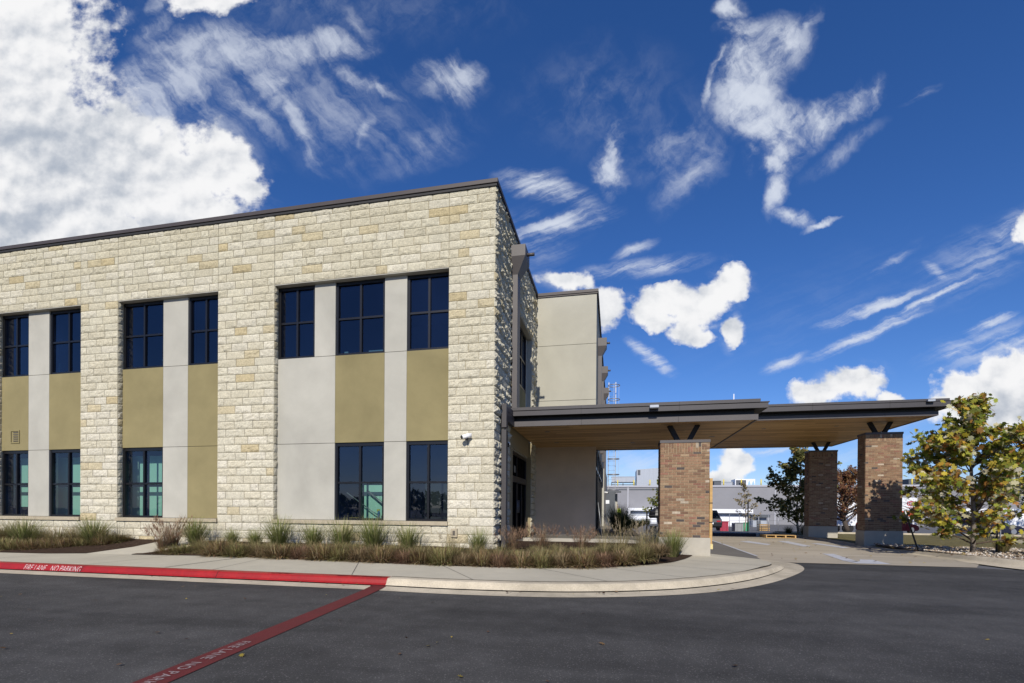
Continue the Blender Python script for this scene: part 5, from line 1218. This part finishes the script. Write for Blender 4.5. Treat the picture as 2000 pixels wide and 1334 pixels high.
# black cart beside the first pillar
ct = thing('utility_cart', 'black wire cart carrying a dark bundle just left of the nearest brick pillar', 'cart', (2.05,24.6,.12))
q = MB()
for x in (-.45,.45):
    for y in (-.3,.3): q.tube([(x,y,.1),(x,y,1.15)], .02, 6)
q.build('leg', K['black_metal'], ct)
q = MB()
for z in (.42,.92): q.box(-.47,.47,-.32,.32,z,z+.03)
for z in (.6,.75,1.1): q.tube([(-.45,-.3,z),(.45,-.3,z)], .010, 6)
q.build('shelf', K['black_metal'], ct)
q = MB(); q.box(-.30,.02,-.2,.15,.0,.42); q.build('bin', K['black_metal'], ct)
q = MB()
for x in (-.45,.45):
    for y in (-.3,.3): q = MB(); q.tube([(x-.012,y,.06),(x+.012,y,.06)], .06, 12); q.build('wheel', K['black_metal'], ct)
bm_ = MB(); r = random.Random(3)
for i in range(10):
    for j in range(20):
        def P(i, j): th = math.pi*i/10/1.6; ph = TAU*j/20; k = 1+.18*noise.noise(Vector((i*.6, math.cos(ph)*2, math.sin(ph)*2))); return (.40*math.sin(th)*math.cos(ph)*k, .28*math.sin(th)*math.sin(ph)*k, .36*math.cos(th)*k - .02)
        bm_.face([P(i,j),P(i+1,j),P(i+1,j+1),P(i,j+1)], smooth=True)
o = bm_.build('black_bag', M('black plastic sheet', (.014,.014,.02), .35)); o.location = (2.10,24.6,1.10); tag(o, 'dark crumpled bag resting on top of the black cart', 'bag')

# ------------------------------------------------------------------ vehicles
def car(label, loc, rz, paint, L_=4.6, W=1.82, H=1.45, suv=False, cat='car'):
    rt = thing('parked_car', label, cat, loc, rz); pm = M('car paint '+label[:12], paint, .25, .3, fine=.03, spec=.6); gl = K['glass_door']
    hb = .95 if suv else .88; z0 = .24
    # side profile (x, z) front to rear along +x = rear
    low = [(-L_/2,.45),(-L_/2+.05,.62),(-L_/2+.35,.74),(-L_/2+1.15,hb-.02),(-L_/2+1.5,hb),(L_/2-.9,hb+.04),(L_/2-.12,hb+.02 if not suv else hb+.06),(L_/2,.70),(L_/2-.03,.38),(L_/2-.2,z0),(-L_/2+.2,z0),(-L_/2+.02,.34)]
    q = MB(); n = len(low)
    secs = [(-W/2,.90,.03),(-W/2+.06,1,0),(W/2-.06,1,0),(W/2,.90,.03)]
    S = [[(x*(1 if k in (1,2) else .975), y, (z-.55)*(sc_ if z > .6 else 1)+.55) for x, z in low] for k, (y, sc_, d) in enumerate(secs)]
    for k in range(3):
        for i in range(n): q.face([S[k][i], S[k+1][i], S[k+1][(i+1)%n], S[k][(i+1)%n]], smooth=False)
    q.face(S[0]); q.face(S[3][::-1]); body = q.build('body', pm, rt, .03)
    a = [(-L_/2+1.25,hb-.01),(-L_/2+2.05,H-.03),(-L_/2+2.5,H),(L_/2-(.75 if suv else 1.35),H-.03),(L_/2-(.18 if suv else .35),hb+.03)]
    ti = W/2-.08; tt = W/2-.27; ins = [(a[0],ti),(a[1],tt),(a[2],tt),(a[3],tt),(a[4],ti)]
    q = MB()
    for i in range(4):
        (p, wa), (s, wb) = ins[i], ins[i+1]; q.face([(p[0],-wa,p[1]),(s[0],-wb,s[1]),(s[0],wb,s[1]),(p[0],wa,p[1])][::-1])
    for sgn in (-1,1):
        f = [(p[0],sgn*w_,p[1]) for p, w_ in ins]; q.face(f if sgn > 0 else f[::-1])
    q.build('window_glass', gl, rt)
    q = MB()
    q.box(a[1][0],a[3][0],-tt+.02,tt-.02,H-.035,H+.012)
    for sgn in (-1,1):
        for i, j in ((0,1),(4,3)): q.bar((ins[i][0][0],sgn*ins[i][1],ins[i][0][1]),(ins[j][0][0],sgn*ins[j][1],ins[j][0][1]),.07,.05)
        xm = (a[1][0]+a[3][0])/2; q.bar((xm,sgn*(ti),hb),(xm,sgn*(tt),H),.07,.05); q.bar((a[1][0],sgn*tt,H-.01),(a[3][0],sgn*tt,H-.01),.06,.06)
    q.build('roof', pm, rt, .01)
    for sx in (-L_/2+.85, L_/2-.9):
        for sgn in (-1,1):
            y = sgn*(W/2-.12); q = MB(); q.tube([(sx,y-.10,.33),(sx,y+.11,.33)] if sgn > 0 else [(sx,y-.11,.33),(sx,y+.10,.33)], .33, 24); wl = q.build('wheel', K['black_metal'], rt)
            q = MB(); q.tube([(sx,y+sgn*.10,.33),(sx,y+sgn*.125,.33)], .20, 16); q.build('rim', K['steel'], wl)
    for sgn in (-1,1):
        q = MB(); q.box(L_/2-.10,L_/2+.012,sgn*(W/2-.30)-.16,sgn*(W/2-.30)+.16,.74,.86); q.build('tail_light', M('tail lamp', (.35,.01,.015), .3), rt)
        q = MB(); q.box(-L_/2-.01,-L_/2+.12,sgn*(W/2-.32)-.15,sgn*(W/2-.32)+.15,.60,.70); q.build('headlight', K['white'], rt)
    q = MB(); q.box(L_/2,L_/2+.02,-.26,.26,.56,.69); q.build('number_plate', K['white'], rt)
    return rt
# parked rear-on towards the viewer: +x of the model (rear) faces the camera
car('dark grey rounded car partly hidden behind the nearest brick pillar', (xat(1383,44),46.2,-.36), R(-86), (.035,.037,.042), 4.7, 1.95, 1.72, True)
car('dark red sedan with a white plate half hidden behind the far right pillar', (21.7,44.5,-.42), R(-150), (.020,.003,.007), 4.7, 1.85, 1.42)
car('dark sedan parked behind the lower sycamore leaves', (27.9,44.0,-.42), R(-170), (.02,.022,.04), 4.7, 1.85, 1.42)

# white trailer with the red store logo
tr = thing('box_trailer', 'white box trailer with red rounded logo and printed tomatoes behind the red car', 'trailer', (24.9,50,-.5)); 
a = xat(1792,50); q = MB(); x1 = a-24.9; q.box(x1-7.5,x1,0,2.5,.55,3.15); q.build('box', K['white'], tr, .02)
q = MB()
for x in (x1-6.6,x1-5.5): q.tube([(x,.1,.3),(x,.35,.3)], .45, 16)
q.build('wheel', K['black_metal'], tr)
def roundrect(mb, cx, cz, w, h, rad, y):
    pts = []
    for sx, sz, a0 in ((1,1,0),(-1,1,90),(-1,-1,180),(1,-1,270)):
        for k in range(6): an = R(a0+18*k); pts.append((cx+sx*(w/2-rad)+rad*math.cos(an), y, cz+sz*(h/2-rad)+rad*math.sin(an)))
    mb.face(pts[::-1])
logo_red = M('logo red', (.50,.012,.02), .5)
q = MB(); lx = xat(1781,50)-24.9; roundrect(q, lx, 2.62, .78, .40, .15, -.012); lg = q.build('logo', logo_red, tr)
t = text('HEB', .34, K['white'], lg, align='CENTER', off=.012); t.matrix_world = Matrix.Translation((24.9+lx, 50-.02, -.5+2.50)) @ Matrix.Rotation(R(90), 4, 'X'); t.matrix_parent_inverse = tr.matrix_world.inverted() if False else Matrix()
t.matrix_basis = Matrix.Translation((lx, -.02, 2.50)) @ Matrix.Rotation(R(90), 4, 'X')
q = MB(); q.box(lx-.45,lx+.45,-.012,0,2.24,2.28); q.build('strapline', logo_red, tr)
q = MB(); r = random.Random(5)
for k in range(9):
    cx = lx-1.0+k*.17; rad = r.uniform(.16,.26); cz = 1.62+r.uniform(-.12,.18); pts = [(min(x1-.01,cx+rad*math.cos(TAU*j/14)), -.012-k*.003, cz+rad*math.sin(TAU*j/14)) for j in range(14)]
    q.face(pts[::-1], r.choice(((.60,.10,.03),(.62,.20,.07),(.5,.05,.03))))
q.build('printed_tomatoes', M('tomato print', (.6,.1,.05), .5, attr=True), tr)
# second white trailer at the right edge
t2 = thing('box_trailer', 'long white trailer with a red mark behind the grass at the right edge', 'trailer', (32.0,50,-.3))
q = MB(); q.box(-1.5,12,0,2.5,.5,2.0); q.build('box', K['white'], t2, .02); q = MB(); roundrect(q, .8,1.55,.9,.34,.1,-.012); q.build('logo', logo_red, t2)
q = MB()
for x in (0.2,1.4,9,10.2): q.tube([(x,.1,.15),(x,.35,.15)], .4, 16)
q.build('wheel', K['black_metal'], t2)
# sign post behind the tree
sp = thing('sign_post', 'slim grey post with a pale blue and white parking sign behind the sycamore', 'sign', (xat(1954,24),24,.06))
q = MB(); q.bar((0,0,0),(0,0,2.4),.05,.03); q.build('post', K['steel'], sp)
q = MB(); q.box(-.19,.15,-.035,-.02,1.75,2.35); s_ = q.build('sign_plate', M('pale sign', (.42,.55,.56), .5), sp)
q = MB(); q.box(-.10,.06,-.042,-.036,2.0,2.16); q.build('blue_panel', M('sign blue', (.02,.10,.42), .5), s_)
# slim dark pole by the sapling and a bare stalk pole
q = MB(); x = xat(1461,40); q.tube([(x,40,-.25),(x,40,2.05)], .05, 8); tag(q.build('bollard_pole', K['black_metal']), 'slim dark pole standing beside the sapling', 'pole')
q = MB(); q.tube([(xat(1176,15.5),15.5,.5),(xat(1168,15.5),15.5,1.55)], .012, 6); tag(q.build('marker_rod', K['steel']), 'thin leaning grey rod in front of the dark side windows', 'rod')

# what stands behind the viewer and shows in the panes: street lamp and tree line
lm = thing('street_lamp', 'tall dark street lamp across the road, reflected in the stair window', 'lamp', (-12.2,-15.2,0))
q = MB(); q.tube([(0,0,0),(0,0,5.55)], [.09,.06], 10); q.build('pole', K['black_metal'], lm)
q = MB(); q.box(-.75,.05,-.12,.12,5.5,5.62); q.build('lamp_head', K['black_metal'], lm)
r = random.Random(91); hedge = MB()
for i in range(5200):
    x = r.uniform(-75,40); h = 3.4+2.2*noise.noise(Vector((x*.09,0,4)))+1.0*noise.noise(Vector((x*.4,1,4))); z = h*r.random()**.6; y = -46+r.uniform(-2,2)
    s = .55; n = Vector((r.gauss(0,1),r.gauss(0,1),r.gauss(0,1))); leaf_shape(hedge, Vector((x,y,z)), n, Vector((0,0,1)), s*1.6, jit((.05,.065,.03), r), r, 4)
tag(hedge.build('tree_line', K['leaf']), 'dark far-off tree line across the road, seen only as a reflection', 'trees', kind='stuff')

# fallen leaves
b = MB(); r = random.Random(77)
for k in range(230):
    z = .03
    if k < 60: x, y, z = r.uniform(-9,8), r.uniform(1.5,7.0), .006
    elif k < 120: x, y = r.uniform(4.2,8.9), r.uniform(13.6,26); z = .03
    elif k < 190: x, y = r.uniform(8.5,12), r.uniform(14.2,18); z = .19
    else: x, y = r.uniform(-9,2.2), 7.2+r.random()*.15; z = .03; y += 0 if x < -.7 else (x+.7)*.42
    leaf_shape(b, Vector((x,y,z+.012)), Vector((r.gauss(0,.25),r.gauss(0,.25),1)), Vector((r.gauss(0,1),r.gauss(0,1),0)), r.uniform(.018,.05) if y < 13 else r.uniform(.03,.08), jit(r.choice(((.16,.09,.05),(.24,.15,.07),(.40,.30,.06),(.10,.06,.04))), r), r)
tag(b.build('fallen_leaves', K['leaf']), 'brown and yellow leaves scattered over the road, drive and gravel', 'leaves', kind='stuff')
